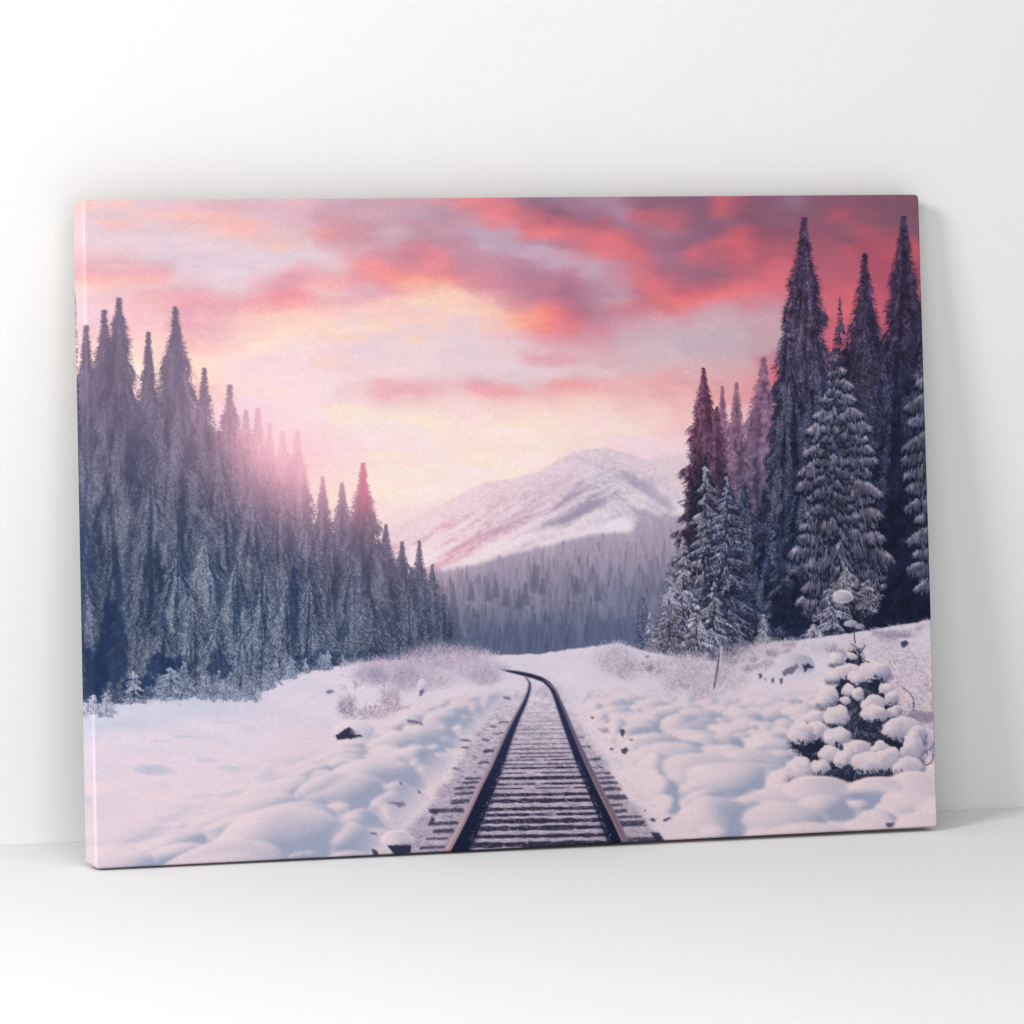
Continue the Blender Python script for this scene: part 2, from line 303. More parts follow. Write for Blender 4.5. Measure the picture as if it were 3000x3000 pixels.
# ------------------------------------------------------------------ conifers
def haze_left(x, y):
    """aerial colour and amount in the left-hand wood: warm light pours over its crest"""
    g = np.exp(-((x - 830) / 230.) ** 2 - ((y - 1270) / 230.) ** 2)
    up_ = sm(1750, 960, y) * .80
    far = sm(650, 1250, x) * .62 * sm(1960, 1480, y)
    red = np.exp(-((x - 1066) / 36.) ** 2 - ((y - 1430) / 95.) ** 2) * .68
    a = np.clip(.82 * g + up_ * (1 - g) + far, 0, .93)
    low = np.array([130, 112, 132], f32); warm = np.array([238, 178, 192], f32); rose = np.array([233, 132, 148], f32)
    w = np.clip(g * 1.25 + .35 * far, 0, 1)[:, None]
    c = low * (1 - w) + warm * w
    c = c * (1 - red[:, None]) + rose * red[:, None]
    a = np.maximum(a, red)
    return c, a

def haze_none(x, y):
    return np.zeros((len(x), 3), f32), np.zeros(len(x), f32)

def haze_right(x, y):
    """rose light on the tops against the sky"""
    a = sm(1350, 760, y) * .22
    g = np.exp(-((x - 2100) / 90.) ** 2 - ((y - 1330) / 140.) ** 2) * .5
    c = np.broadcast_to(np.array([150, 86, 112], f32), (len(x), 3))
    return c, np.clip(a + g, 0, .8)

def conifer(xt, yt, yb, wb, dark, mid, light, nb=None, p=.85, droop=.55, frost=.5, haze=haze_none, fog=0., fogc=(150, 140, 165), lean=0., ragged=.28, needle=1., seed=0, lit=-1, fill=1., open_=0., twigs=9):
    r = np.random.RandomState(1000 + seed + int(xt) * 7 + int(yt))
    dark, mid, light = [np.asarray(v, f32) for v in (dark, mid, light)]
    H = yb - yt
    sc = np.clip(wb / 90., .28, 1.6)
    def prof(t):
        w = wb * np.clip(t, 0, 1) ** p * np.clip(t / .16, .0, 1) ** .55
        return w * (1 + ragged * (vnoise(t * 22 + seed, t * 0 + seed * 3.1, 5) - .5) * 2) + 1.2
    def tint(c, x, y):
        hc, ha = haze(x, y)
        c = c + (hc - c) * ha[:, None]
        if fog: c = c + (np.asarray(fogc, f32) - c) * fog
        return np.clip(c, 0, 255).astype(f32)
    # dark heart of the crown
    n = int(H * wb / (5 + 8 * sc) * fill)
    if n > 0:
        t = r.rand(n) ** .62 * .99; s = r.uniform(-1, 1, n)
        pw = prof(t); x = xt + lean * t * H + s * pw * .88; y = yt + t * H + 2
        L = np.minimum((2.5 + 6 * sc) * (.4 + r.rand(n)), 1.5 + pw * .45)
        c = tint(dark + r.randn(n, 1) * 5 + (mid - dark) * (.55 * r.rand(n, 1) ** 1.5), x, y)
        strokes(x, y, x + s * L * .9 + r.randn(n) * 1.2, y + L * (.1 + .6 * t), c, max(5, int(12 * sc)), 0, 1 if sc > .9 else 0)
        k = int(H * .5); tt = np.linspace(.02, .85, k); cc = tint(np.repeat(dark[None], k, 0), np.full(k, float(xt)), yt + tt * H)
        splat(xt + lean * tt * H + r.randn(k) * (.4 + 1.6 * sc * tt), yt + tt * H, cc, 1)
    # leader
    k = int(max(6, H * .06)); t = np.linspace(0, .06, k)
    splat(xt + lean * t * H + r.randn(k) * .4, yt + t * H, tint(np.repeat(dark[None], k, 0), np.full(k, float(xt)), yt + t * H), 0)
    # boughs, lowest first
    if nb is None: nb = int(26 + H / (3.2 + 3.0 * sc))
    tb = np.sort(r.rand(nb) ** .82)[::-1] * .97 + .015
    X, Y, XE, YE, C, CB = [], [], [], [], [], []
    for i in range(nb):
        t = tb[i]; w = prof(np.array([t]))[0]
        s = np.sin(r.uniform(-1, 1) * 1.57); s = np.sign(s) * abs(s) ** .75
        if r.rand() < open_: continue
        Lx = w * s * r.uniform(.8, 1.12)
        dz = droop * w * (.45 + .75 * (1 - abs(s))) * r.uniform(.75, 1.2) + 2
        bx = xt + lean * t * H + Lx * .12; by = yt + t * H - dz * .35
        m = max(4, int(twigs * (.6 + sc) * (.5 + .6 * abs(s))))
        q = (np.arange(m) + r.rand(m)) / m
        px = bx + Lx * .9 * q; py = by + dz * (q ** 1.35) - .10 * w * q * (1 - q) * abs(s)
        # bough brightness: snow or frost lies on top, lit side a little brighter
        br = np.clip(frost * (.45 + .8 * r.rand()) + .12 * lit * s, .02, 1.)
        for rep in range(2):
            off = rep * (2.2 + 2.2 * sc)
            L = needle * (3 + 11 * sc) * (.45 + .8 * r.rand(m)) * (1.15 - .8 * q) * np.clip(w / 42., .3, 1)
            ex = px + Lx * .10 * (.4 + r.rand(m)) + r.randn(m) * 1.6 * sc; ey = py + L + off
            if rep == 0:
                ctop = dark + (mid - dark) * r.uniform(.0, .45, (m, 1)); cbot = np.repeat(dark[None], m, 0)
                X.append(px); Y.append(py + 2 + 3 * sc); XE.append(ex); YE.append(ey + (5 + 5 * sc) * np.clip(w / 50., .1, 1) * (1 - .7 * q))
            else:
                f = np.clip(br * (.55 + .75 * r.rand(m, 1)), 0, 1)
                ctop = mid + (light - mid) * f; cbot = dark + (mid - dark) * np.clip(f * 1.1 + .1, 0, 1)
                X.append(px); Y.append(py); XE.append(ex); YE.append(ey - off * .5)
            C.append(ctop + r.randn(m, 1) * 5); CB.append(cbot + r.randn(m, 1) * 4)
    X, Y, XE, YE = [np.concatenate(v) for v in (X, Y, XE, YE)]; C = np.concatenate(C); CB = np.concatenate(CB)
    strokes(X, Y, XE, YE, tint(C, X, Y), int(12 + 26 * sc), .04, 1 if sc > .55 else 0, tint(CB, XE, YE))
    # frost glints
    n = int(len(X) * .8 * frost)
    if n:
        k = r.randint(0, len(X), n); u = r.rand(n)
        gx = X[k] + (XE[k] - X[k]) * u + r.randn(n) * 1.5; gy = Y[k] + (YE[k] - Y[k]) * u * .8
        c = mid + (light - mid) * (.45 + .65 * r.rand(n, 1))
        strokes(gx, gy, gx + r.randn(n) * 2 * sc, gy + (2 + 3 * sc) * r.rand(n), tint(c, gx, gy), 4)

def drape(xt, yt, yb, wb, dark, mid, light, p=.72, frost=.5, haze=haze_none, seed=0, ragged=.35, dens=1., steep=.42, lean=0.):
    """old spruce whose boughs hang in long frosted curtains"""
    r = np.random.RandomState(5000 + seed * 17 + int(xt))
    dark, mid, light = [np.asarray(v, f32) for v in (dark, mid, light)]
    H = yb - yt; sc = np.clip(wb / 90., .25, 1.5)
    def prof(t):
        side = wb * np.clip(t, 0, 1) ** p * np.clip(t / .24, 0, 1) ** .55
        return side * (1 + ragged * 2 * (.55 * vnoise(t * 20 + seed, t * 0 + seed * 3.3, 15) + .45 * vnoise(t * 55 + seed, t * 0 + seed * 5.1, 15) - .5)) + 1.
    n = int(H * wb / (2.2 + 3.4 * sc) * dens)
    t = r.rand(n) ** .58; s = r.uniform(-1, 1, n)
    o = np.argsort(-t + .06 * r.randn(n)); t, s = t[o], s[o]
    w = prof(t); wn = 1 + .30 * (vnoise(t * 34 + 9 + seed, np.sign(s) * 7 + seed, 16) - .5) * 2 * np.abs(s)
    x = xt + lean * t * H + s * w * .92 * wn; y = yt + t * H
    L = (5 + 19 * sc) * (.35 + .9 * r.rand(n)) * np.clip(w / 34., .22, 1)
    # light and dark curtains: noise that follows the hang of the boughs
    u = s * (1.4 + 1.2 * t); v = t * H / 150.
    f = fbm(u * 2.2 + 3.1 * seed, v - .55 * np.abs(s) * 1.2, 25, 3) + .55 * fbm(u * 7 + seed, v * 3.1 - np.abs(s), 27, 3)
    f = sm(-.24, .22, f + .08 * r.randn(n) - .06 * s) * (.30 + frost * 1.0)
    f = f[:, None]
    c = np.where(f < .5, dark + (mid - dark) * (f / .5), mid + (light - mid) * ((f - .5) / .5).clip(0, 1)) + r.randn(n, 1) * 6
    cb = c + (dark - c) * .55
    def tint(c, x, y):
        hc, ha = haze(x, y)
        return np.clip(c + (hc - c) * ha[:, None], 0, 255).astype(f32)
    xe = x + s * L * steep + r.randn(n) * 1.2 * sc; ye = y + L * (1 - .35 * np.abs(s))
    m = int(H * wb / (1.6 + 2.2 * sc)); tu = r.rand(m) ** .72; su = r.uniform(-1, 1, m); pu = prof(tu); xu = xt + lean * tu * H + su * pu * .66; yu = yt + tu * H + 2; Lu = (3 + 9 * sc) * (.4 + r.rand(m)) * np.clip(pu / 30., .2, 1)
    strokes(xu, yu, xu + su * Lu * .5, yu + Lu * .8, tint(dark + (mid - dark) * (.6 * r.rand(m, 1) ** 1.4), xu, yu), int(6 + 12 * sc), 0, 1 if sc > .5 else 0)
    k = int(H * .6); tt = np.linspace(0, .5, k); splat(xt + lean * tt * H + r.randn(k) * .7, yt + tt * H, tint(np.repeat(dark[None], k, 0), np.full(k, float(xt)), yt + tt * H), 1 if sc > .5 else 0)
    strokes(x, y, xe, ye, tint(c, x, y), int(9 + 22 * sc), .03, 0, tint(cb, xe, ye))
    # frost crystals on the lit curtains
    kf = np.nonzero((f[:, 0] > .42) & (r.rand(n) < .55))[0]; u2 = r.rand(len(kf)); gx = x[kf] + (xe[kf] - x[kf]) * u2 + r.randn(len(kf)) * 2; gy = y[kf] + (ye[kf] - y[kf]) * u2
    strokes(gx, gy, gx + r.randn(len(kf)) * 2.2 * sc, gy + (1 + 3.5 * sc) * r.rand(len(kf)), tint(np.clip(mid + (light - mid) * (.6 + .75 * r.rand(len(kf), 1)), 0, 215), gx, gy), 4, 0, 0)
    kd = r.randint(0, n, n // 3); gx = x[kd] + r.randn(len(kd)) * 3; gy = y[kd] + r.rand(len(kd)) * L[kd]
    strokes(gx, gy, gx + r.randn(len(kd)) * 2 * sc, gy + (1 + 4 * sc) * r.rand(len(kd)), tint(dark + (mid - dark) * .3 * r.rand(len(kd), 1), gx, gy), 4, 0, 0)
    # short twigs break the outline
    n = int(H * 1.6); t = r.rand(n) ** 1.3; sg = np.sign(r.randn(n)); w = prof(t); x = xt + lean * t * H + sg * w * .9; y = yt + t * H; L = (4 + 12 * sc) * r.rand(n) * np.clip(w / 20., .45, 1)
    strokes(x, y, x + sg * L, y + L * r.uniform(-.1, .8, n), tint(mid + (dark - mid) * r.rand(n, 1), x, y), int(5 + 8 * sc), .05, 0)

def left_wood():
    D, M, Lc = (46, 60, 86), (86, 95, 116), (150, 152, 165)
    H = haze_left
    # dark mass behind
    def cf(x, y):
        c = np.empty(x.shape + (3,), f32); c[:] = (44, 60, 92)
        n = fbm(x / 10, y / 40, 121, 4)[..., None]
        c = c * (1 + .5 * n)
        hc, ha = H(x.ravel(), y.ravel())
        return c + (hc.reshape(c.shape) - c) * ha.reshape(x.shape)[..., None]
    poly([(190, 1350), (260, 1280), (350, 1300), (520, 1330), (600, 1400), (760, 1450), (860, 1520), (915, 1600), (1010, 1680), (1090, 1700), (1150, 1790), (1230, 1840), (1290, 1880), (1330, 1925), (1018, 1946), (880, 1970), (800, 2000), (745, 2042), (540, 2036), (450, 2046), (420, 2055), (190, 2062)], None, 2, 14, 22, 12, 1, cf)
    # far end of the wood first, near trees last
    env = lambda x: np.interp(x, [200, 260, 350, 430, 520, 600, 680, 760, 870, 920, 1010, 1070, 1150, 1230, 1300], [1000, 950, 900, 1030, 930, 1100, 1150, 1210, 1290, 1440, 1450, 1420, 1580, 1620, 1750])
    r = np.random.RandomState(3)
    for i in range(96):                              # the crowd behind
        x = r.uniform(205, 1310); b = np.interp(x, hx, hy) - 20; y = min(env(x) + r.uniform(110, 460), b - 120)
        w = (b - y) * r.uniform(.085, .12)
        drape(x, y, b, w * 1.1, (50, 64, 90), (84, 94, 116), (128, 132, 150), frost=.45, haze=H, seed=300 + i)
    T = [(1266, 1652, 1920, 34, .50), (1228, 1583, 1930, 34, .45), (1300, 1740, 1920, 28, .5), (1177, 1587, 1935, 48, .42), (1205, 1660, 1935, 36, .4), (1130, 1536, 1940, 54, .45), (1095, 1600, 1945, 46, .45),
         (1002, 1413, 1945, 62, .45), (945, 1395, 1950, 58, .45), (1063, 1355, 1945, 84, .5), (970, 1560, 1950, 60, .5), (1030, 1640, 1950, 64, .5),
         (828, 1262, 1960, 84, .4), (790, 1240, 1960, 76, .4), (755, 1195, 1960, 86, .35), (720, 1200, 1960, 86, .35), (870, 1262, 1975, 84, .5), (673, 1126, 1990, 98, .4),
         (252, 952, 2030, 100, .35), (305, 907, 2030, 108, .4), (434, 972, 2000, 84, .42), (598, 1077, 2010, 90, .42), (640, 1260, 2020, 96, .45),
         (514, 898, 2030, 132, .5), (348, 872, 2040, 142, .5), (900, 1480, 1975, 76, .6), (820, 1420, 1985, 92, .6), (740, 1400, 2010, 98, .62), (222, 1160, 2050, 76, .5), (440, 1330, 2030, 104, .5)]
    for i, (x, y, b, w, fr) in enumerate(T):
        drape(x, y, b, w * 1.16, D, M, Lc, frost=.30 + fr * .55, haze=H, seed=i)
    # lower, more heavily frosted front row
    Fr = [(600, 1560, 2035, 92, .8), (690, 1640, 2040, 80, .9), (520, 1600, 2030, 82, .65), (770, 1660, 2020, 66, .9), (560, 1740, 2034, 80, .85), (640, 1800, 2040, 62, 1.), (710, 1850, 2046, 60, 1.), (840, 1700, 1990, 58, .7), (905, 1690, 1968, 54, .6), (480, 1850, 2030, 52, .9)]
    for i, (x, y, b, w, fr) in enumerate(Fr):
        drape(x, y, b, w * 1.15, (46, 62, 90), (100, 109, 128), (164, 167, 179), p=.66, frost=.38 + fr * .5, haze=H, seed=60 + i, ragged=.5, steep=.6)
    # deep shade at the foot
    for (a, b, c, d, al) in ((255, 1985, 60, 95, .85), (330, 1900, 45, 130, .7), (410, 2020, 60, 40, .8), (470, 1950, 46, 36, .75), (520, 1960, 40, 40, .5), (640, 1945, 34, 40, .6), (860, 1780, 14, 130, .55), (875, 1950, 40, 30, .6), (960, 1930, 60, 26, .5), (1100, 1925, 90, 20, .35), (240, 1700, 14, 200, .4)):
        sl = box(a - c * 2, b - d * 2, a + c * 2, min(b + d * 2, 2058)); x, y = GX[sl], GY[sl]
        q = ((x - a) / c) ** 2 + ((y - b) / d) ** 2 + 1.8 * fbm(x / 16, y / 22, 130, 4)
        lim = sm(0, -8, y - np.interp(x, hx, hy) + 6)
        over(sl, (33, 52, 86), al * sm(1.25, .55, q) * lim)
    # tall dark tree that wraps round the left edge of the canvas
    conifer(214, 775, 2060, 34, (40, 54, 84), (74, 84, 112), (120, 128, 150), p=.65, droop=1., frost=.4, haze=lambda x, y: (np.broadcast_to(np.array([120, 110, 140], f32), (len(x), 3)), sm(1200, 800, y) * .5), seed=96, needle=1.4)
    sl = box(190, 860, 1330, 2050); x, y = GX[sl], GY[sl]
    wood = sm(8, 40, y - env(x) - 30) * sm(0, -25, y - np.interp(x, hx, hy))
    n = fbm(x / 26 + .25 * fbm(x / 80, y / 80, 603, 2) * 8, y / 95, 601, 4); n2 = fbm(x / 7, y / 13, 605, 3)
    img[sl] *= (1 + wood * (.22 * n + .12 * n2))[..., None]
    # glow of the low light over the crest
    sl = box(500, 1000, 1250, 1700); x, y = GX[sl], GY[sl]
    over(sl, (250, 205, 212), .50 * np.exp(-((x - 835) / 105) ** 2 - ((y - 1262) / 95) ** 2))
    over(sl, (236, 170, 190), .22 * np.exp(-((x - 880) / 150) ** 2 - ((y - 1400) / 160) ** 2))
left_wood()

def right_wood():
    D, M, Lc = (24, 30, 52), (62, 68, 92), (142, 140, 156)
    # night-dark heart of the wood
    def cf(x, y):
        c = np.empty(x.shape + (3,), f32); c[:] = (26, 33, 56)
        n = fbm(x / 14, y / 34, 141, 4)[..., None]
        c = c * (1 + .45 * n)
        b = sm(1500, 1000, y)[..., None] * .35
        return c * (1 - b) + np.array([58, 56, 84], f32) * b
    poly([(2300, 1330), (2345, 1180), (2400, 1120), (2470, 1090), (2520, 1030), (2580, 1050), (2640, 1060), (2690, 1010), (2790, 980), (2790, 1812), (2660, 1830), (2551, 1848), (2406, 1868), (2261, 1882), (2140, 1890), (2120, 1700), (2200, 1500)], None, 2, 10, 22, 13, 1, cf)
    H = haze_right
    warm = lambda x, y: (np.broadcast_to(np.array([176, 122, 146], f32), (len(x), 3)), np.clip(sm(1560, 1080, y) * .62, 0, 1))
    drape(2116, 1130, 1700, 50, (74, 60, 88), (106, 90, 116), (146, 126, 146), haze=warm, seed=1, frost=.4)
    drape(2157, 1119, 1750, 64, (78, 64, 92), (108, 94, 120), (148, 128, 148), haze=warm, seed=2, frost=.4)
    drape(2236, 1046, 1840, 112, (60, 60, 90), (96, 90, 116), (142, 128, 148), haze=warm, seed=3, frost=.5)
    conifer(2460, 865, 1500, 66, D, (54, 54, 78), (110, 104, 124), p=.85, haze=H, seed=4, frost=.35, ragged=.5, droop=.4)
    drape(2533, 742, 1800, 128, D, (52, 55, 80), (118, 115, 133), p=.72, haze=H, seed=5, frost=.36, ragged=.38)
    drape(2355, 637, 1850, 150, (28, 33, 57), (66, 68, 93), (130, 126, 143), p=.70, haze=H, seed=6, frost=.46, ragged=.34)
    drape(2310, 940, 1850, 92, (30, 36, 60), (70, 72, 97), (130, 127, 144), p=.7, haze=H, seed=41, frost=.48, ragged=.5); drape(2390, 980, 1850, 92, (30, 36, 60), (70, 72, 97), (126, 124, 142), p=.7, haze=H, seed=42, frost=.44, ragged=.5)
    drape(2647, 632, 1800, 124, D, (48, 53, 79), (108, 106, 126), p=.68, haze=H, seed=7, frost=.34, ragged=.36)
    drape(2726, 760, 1780, 116, D, (60, 65, 90), (130, 130, 148), p=.6, haze=H, seed=8, frost=.5, ragged=.5)
    # blue, half-lit trees in the middle distance
    for i, (x, y, b, w, fr) in enumerate(((2180, 1420, 1880, 78, .5), (2290, 1500, 1870, 90, .35), (2130, 1500, 1885, 70, .6), (2240, 1560, 1880, 84, .42), (2350, 1350, 1800, 84, .45))):
        drape(x, y, b, w * 1.1, (28, 36, 62), (70, 77, 104), (138, 140, 158), frost=.2 + fr * .7, seed=20 + i, ragged=.5, steep=.7)
    # dark hollow right of the big snowy tree and below it
    for (a, b, c, d, al) in ((2630, 1640, 70, 200, .85), (2330, 1780, 70, 90, .85), (2690, 1760, 60, 60, .9), (2560, 1770, 60, 70, .8), (2640, 1400, 40, 120, .6), (2420, 1830, 60, 36, .8), (2290, 1610, 16, 120, .4)):
        sl = box(a - c * 2, b - d * 2, a + c * 2, b + d * 2); x, y = GX[sl], GY[sl]
        q = ((x - a) / c) ** 2 + ((y - b) / d) ** 2 + 1.5 * fbm(x / 20, y / 28, 150, 4)
        over(sl, (24, 31, 54), al * sm(1.4, .5, q) * sm(0, -8, y - np.interp(x, hx, hy) + 6))
    # snow-bough tree: long horizontal boughs with hanging fringes
    def bough_tree(xt, yt, yb, prof, nb, seed, xr=None, light=(172, 166, 178), mid=(112, 110, 130), dark=(30, 36, 58)):
        r = np.random.RandomState(seed); H = yb - yt
        light, mid, dark = [np.asarray(v, f32) for v in (light, mid, dark)]
        for t in np.linspace(.97, .03, nb):
            for sd in (r.permutation([-1, 1, 0]) if r.rand() < .6 else r.permutation([-1, 1])):
                w = prof(t) * r.uniform(.75, 1.14)
                y0 = yt + t * H + r.uniform(-12, 8)
                Lx = sd * w if sd else r.uniform(-.45, .45) * w
                dz = (.46 * w if sd else .55 * w) * r.uniform(.75, 1.25)
                m = int(16 + w * .95); q = np.sort(r.rand(m))
                arch = lambda q: y0 + dz * q ** 1.25 - .07 * w * np.sin(q * 3.14)
                px = xt + Lx * q + r.randn(m) * 1.5; py = arch(q) + r.randn(m) * 2
                fr = (16 + .46 * w) * (q * 3.2 + .25).clip(0, 1) * (1.02 - q).clip(0) ** .55 * r.uniform(.5, 1.2, m) * (.75 + .5 * vnoise(q * 9, q * 0 + t * 77, 9))
                strokes(px, py + fr * .6, px + Lx * .04, py + fr + 6 + .05 * w, jit(dark, m, 5), 30, 0, 1)
                clump = .5 + .9 * fbm(q * 7 + r.rand() * 50, q * 0 + t * 31, 12, 2)
                f = np.clip(clump * (1.0 if sd <= 0 else .78) + r.randn(m) * .16, .05, 1)[:, None]
                c = mid + (light - mid) * f
                strokes(px, py, px + Lx * .05 + r.randn(m) * 2.5, py + fr, c + r.randn(m, 1) * 7, 40, .03, 1, dark + (mid - dark) * (.45 + .6 * f))
                m2 = int(m * .8); q2 = r.rand(m2) * .95 + .03; bx = xt + Lx * q2; by = arch(q2) + r.rand(m2) * (2 + .05 * w)
                strokes(bx, by, bx + r.randn(m2) * 3, by + r.uniform(1, 6, m2), jit(light * .97, m2, 11), 5, 0, 0)
    bough_tree(2462, 1060, 1775, lambda t: np.interp(t, [0, .06, .2, .4, .6, .8, 1.], [5, 30, 86, 114, 126, 146, 96]), 21, 5, light=(160, 154, 168), mid=(108, 105, 126))
    bough_tree(2442, 1046, 1500, lambda t: 4 + 60 * t ** .7, 18, 6, mid=(84, 82, 104), light=(128, 124, 140))
    bough_tree(2770, 1020, 1700, lambda t: np.interp(t, [0, .2, .45, .7, 1.], [60, 110, 120, 100, 110]), 14, 8, light=(150, 148, 162), mid=(96, 96, 118))
    # slender trunk leaning under it and a round snow cap
    strokes(np.array([2512., 2514, 2516]), np.array([1760.] * 3), np.array([2528., 2530, 2532]), np.array([1850.] * 3), (62, 58, 78), 60, 0, 2)
    # nearer tree left of the gap: dark rosy head, snow-laden skirt
    nr = lambda x, y: (np.broadcast_to(np.array([160, 86, 112], f32), (len(x), 3)), sm(1480, 1180, y) * .40)
    drape(2061, 1077, 1680, 70, (46, 38, 62), (84, 68, 92), (138, 116, 134), p=.62, haze=nr, seed=30, frost=.36, ragged=.42, steep=.6)
    drape(2100, 1190, 1680, 60, (50, 42, 66), (86, 72, 96), (138, 118, 136), p=.62, haze=nr, seed=43, frost=.36, ragged=.45, steep=.6)
    conifer(2066, 1330, 1935, 118, (30, 36, 58), (92, 92, 114), (184, 178, 190), p=.9, seed=31, frost=.78, ragged=.45, droop=.75, fill=.8)
    conifer(2128, 1380, 1930, 92, (32, 38, 62), (92, 94, 118), (168, 166, 182), p=.7, seed=32, frost=.6, ragged=.4, droop=.5, needle=.8)
    conifer(2000, 1560, 1935, 80, (48, 52, 76), (116, 114, 134), (190, 184, 196), p=.8, seed=33, frost=.75, ragged=.45, droop=.7, fill=.6)
    conifer(1960, 1650, 1925, 54, (66, 68, 92), (128, 124, 144), (190, 184, 196), p=.75, seed=34, frost=.7, ragged=.4, fill=.6)
    conifer(2090, 1700, 1950, 86, (40, 46, 70), (116, 116, 136), (188, 182, 194), p=.7, seed=35, frost=.8, ragged=.4, fill=.6, needle=.7)
    conifer(2040, 1760, 1950, 62, (48, 52, 76), (126, 124, 144), (196, 188, 200), p=.7, seed=36, frost=.8, ragged=.4, fill=.6, needle=.7)
    conifer(1881, 1732, 1915, 26, (48, 54, 80), (94, 98, 122), (150, 148, 168), p=.7, seed=37, frost=.5, ragged=.5)
    conifer(1905, 1790, 1922, 28, (90, 90, 114), (140, 134, 154), (186, 178, 192), p=.7, seed=38, frost=.6, ragged=.4)
    conifer(2236, 1793, 1886, 27, (60, 66, 90), (128, 128, 146), (190, 184, 196), p=.8, seed=39, frost=.8, ragged=.4, needle=.7)
    for (x, y, b, w) in ((2440, 1700, 1850, 66), (2385, 1822, 1868, 40), (2540, 1690, 1790, 46), (2480, 1660, 1760, 66)):
        conifer(x, y, b, w, (40, 46, 70), (116, 114, 132), (188, 182, 192), p=.7, seed=x, frost=.8, ragged=.4, fill=.5, needle=.7)
    snowcap(2468, 1752, 32, 26, (206, 198, 208), (160, 158, 178))

def snowcap(cx, cy, rx, ry, lit, shd, flat=.55, edge=2., wv=.16):
    """a rounded pad of snow: crisp upper rim, lit from the left, flat underside"""
    sl = box(cx - rx * 1.4, cy - ry * 1.4, cx + rx * 1.4, cy + ry * 1.4); x, y = GX[sl], GY[sl]
    if x.size == 0: return
    wob = wv * fbm(x / (rx * .7), y / (ry * .7), int(cx) % 97, 4)
    u = (x - cx) / rx; v = (y - cy) / ry
    v2 = np.where(v > 0, v / flat, v)
    q = np.sqrt(u * u + v2 * v2) + wob
    a = sm(1 + edge / rx, 1 - edge / rx, q)
    s = np.clip(.42 + .38 * u + .42 * v + .12 * fbm(x / 9, y / 9, 7, 3), 0, 1)[..., None]
    c = np.asarray(lit, f32) * (1 - s) + np.asarray(shd, f32) * s
    img[sl] += (c - img[sl]) * a[..., None]

before = img.copy()
right_wood()
def break_up():
    # broken light in the right-hand wood, sky left alone
    sl = box(1880, 640, 2772, 1960); x, y = GX[sl], GY[sl]; A = img[sl]
    wood = blur(sm(3, 12, np.abs(A - before[sl]).sum(-1)), 1)
    n = fbm(x / 9 + 1.2 * fbm(x / 30, y / 30, 623, 2) * 4, y / 14, 621, 4); n2 = fbm(x / 34, y / 46, 627, 3)
    img[sl] = A * (1 + wood * (.70 * n + .40 * n2))[..., None]
break_up()
ground()

def front_trees():
    r = np.random.RandomState(66)
    for i in range(34):
        x = r.uniform(470, 1010); b = np.interp(x, hx, hy) + r.uniform(0, 9) * (x < 800); H = r.uniform(36, 110) * (1.1 - (x - 470) / 900)
        conifer(x, b - H, b, H * r.uniform(.24, .34), (48, 62, 94), (104, 114, 138), (168, 172, 188), p=.7, droop=.9, frost=r.uniform(.45, .75), seed=700 + i, ragged=.5, needle=1., fill=.5)
    conifer(392, 1945, 2058, 44, (36, 54, 86), (120, 128, 150), (186, 188, 202), p=.8, droop=.4, frost=.9, seed=91, ragged=.35, needle=.7)
    conifer(500, 1950, 2036, 54, (36, 54, 86), (120, 128, 150), (180, 184, 200), p=.6, droop=.3, frost=.9, seed=92, ragged=.4, needle=.6, open_=.3, fill=.4)
    conifer(312, 2015, 2098, 30, (60, 70, 100), (140, 142, 164), (196, 192, 206), p=.6, droop=.4, frost=.9, seed=93, ragged=.4, needle=.6)
    conifer(272, 2030, 2090, 26, (60, 70, 100), (140, 142, 164), (196, 192, 206), p=.6, droop=.4, frost=.9, seed=94, ragged=.4, needle=.6)
    conifer(225, 2040, 2095, 26, (60, 70, 100), (140, 142, 164), (196, 192, 206), p=.6, droop=.4, frost=.9, seed=95, ragged=.4, needle=.6)
    # foot of the wood meets the snow in soft frosted tufts
    n = 900; x = rs.uniform(420, 900, n); y = np.interp(x, hx, hy) - rs.rand(n) ** 1.5 * 46 + 2
    strokes(x, y, x + rs.randn(n) * 5, y + rs.uniform(3, 12, n), jit((150, 156, 176), n, 22), 7)
    snowcap(2468, 1754, 27, 22, (190, 182, 194), (128, 126, 150), .35)
    conifer(2236, 1793, 1890, 27, (60, 66, 90), (128, 128, 146), (190, 184, 196), p=.8, seed=39, frost=.8, ragged=.4, needle=.7)
front_trees()

# ------------------------------------------------------------------ foreground snow
LIT = np.array([232, 209, 214], f32); SHD = np.array([154, 159, 181], f32)
def lump(cx, cy, rx, ry, k=1., lit=LIT, shd=SHD, edge=.10):
    """snow mound: bright rim up-left, blue face to the right, melting into the field below"""
    sl = box(cx - rx * 1.5, cy - ry * 1.4, cx + rx * 1.5, cy + ry * 1.5); x, y = GX[sl], GY[sl]
    if x.size == 0: return
    u = (x - cx) / rx; v = (y - cy) / ry
    wob = .22 * fbm(x / (rx * .9) + cx, y / (ry * .9), int(cx + cy) % 89, 2)
    q = np.sqrt(u * u + v * v) + wob
    a = sm(1 + edge * .5, 1 - edge * 1.6, q) * sm(.85, -.10, v)
    tone = .06 + .92 * sm(-.70, .45, u * .75 + .10 * v + .5 * wob) * sm(1.02, .80, q + .10 * (1 - u)) - .30 * sm(.25, .95, v)
    tone = np.clip(tone * k, 0, 1)[..., None]
    c = lit * (1 - tone) + shd * tone
    img[sl] += (c - img[sl]) * a[..., None]

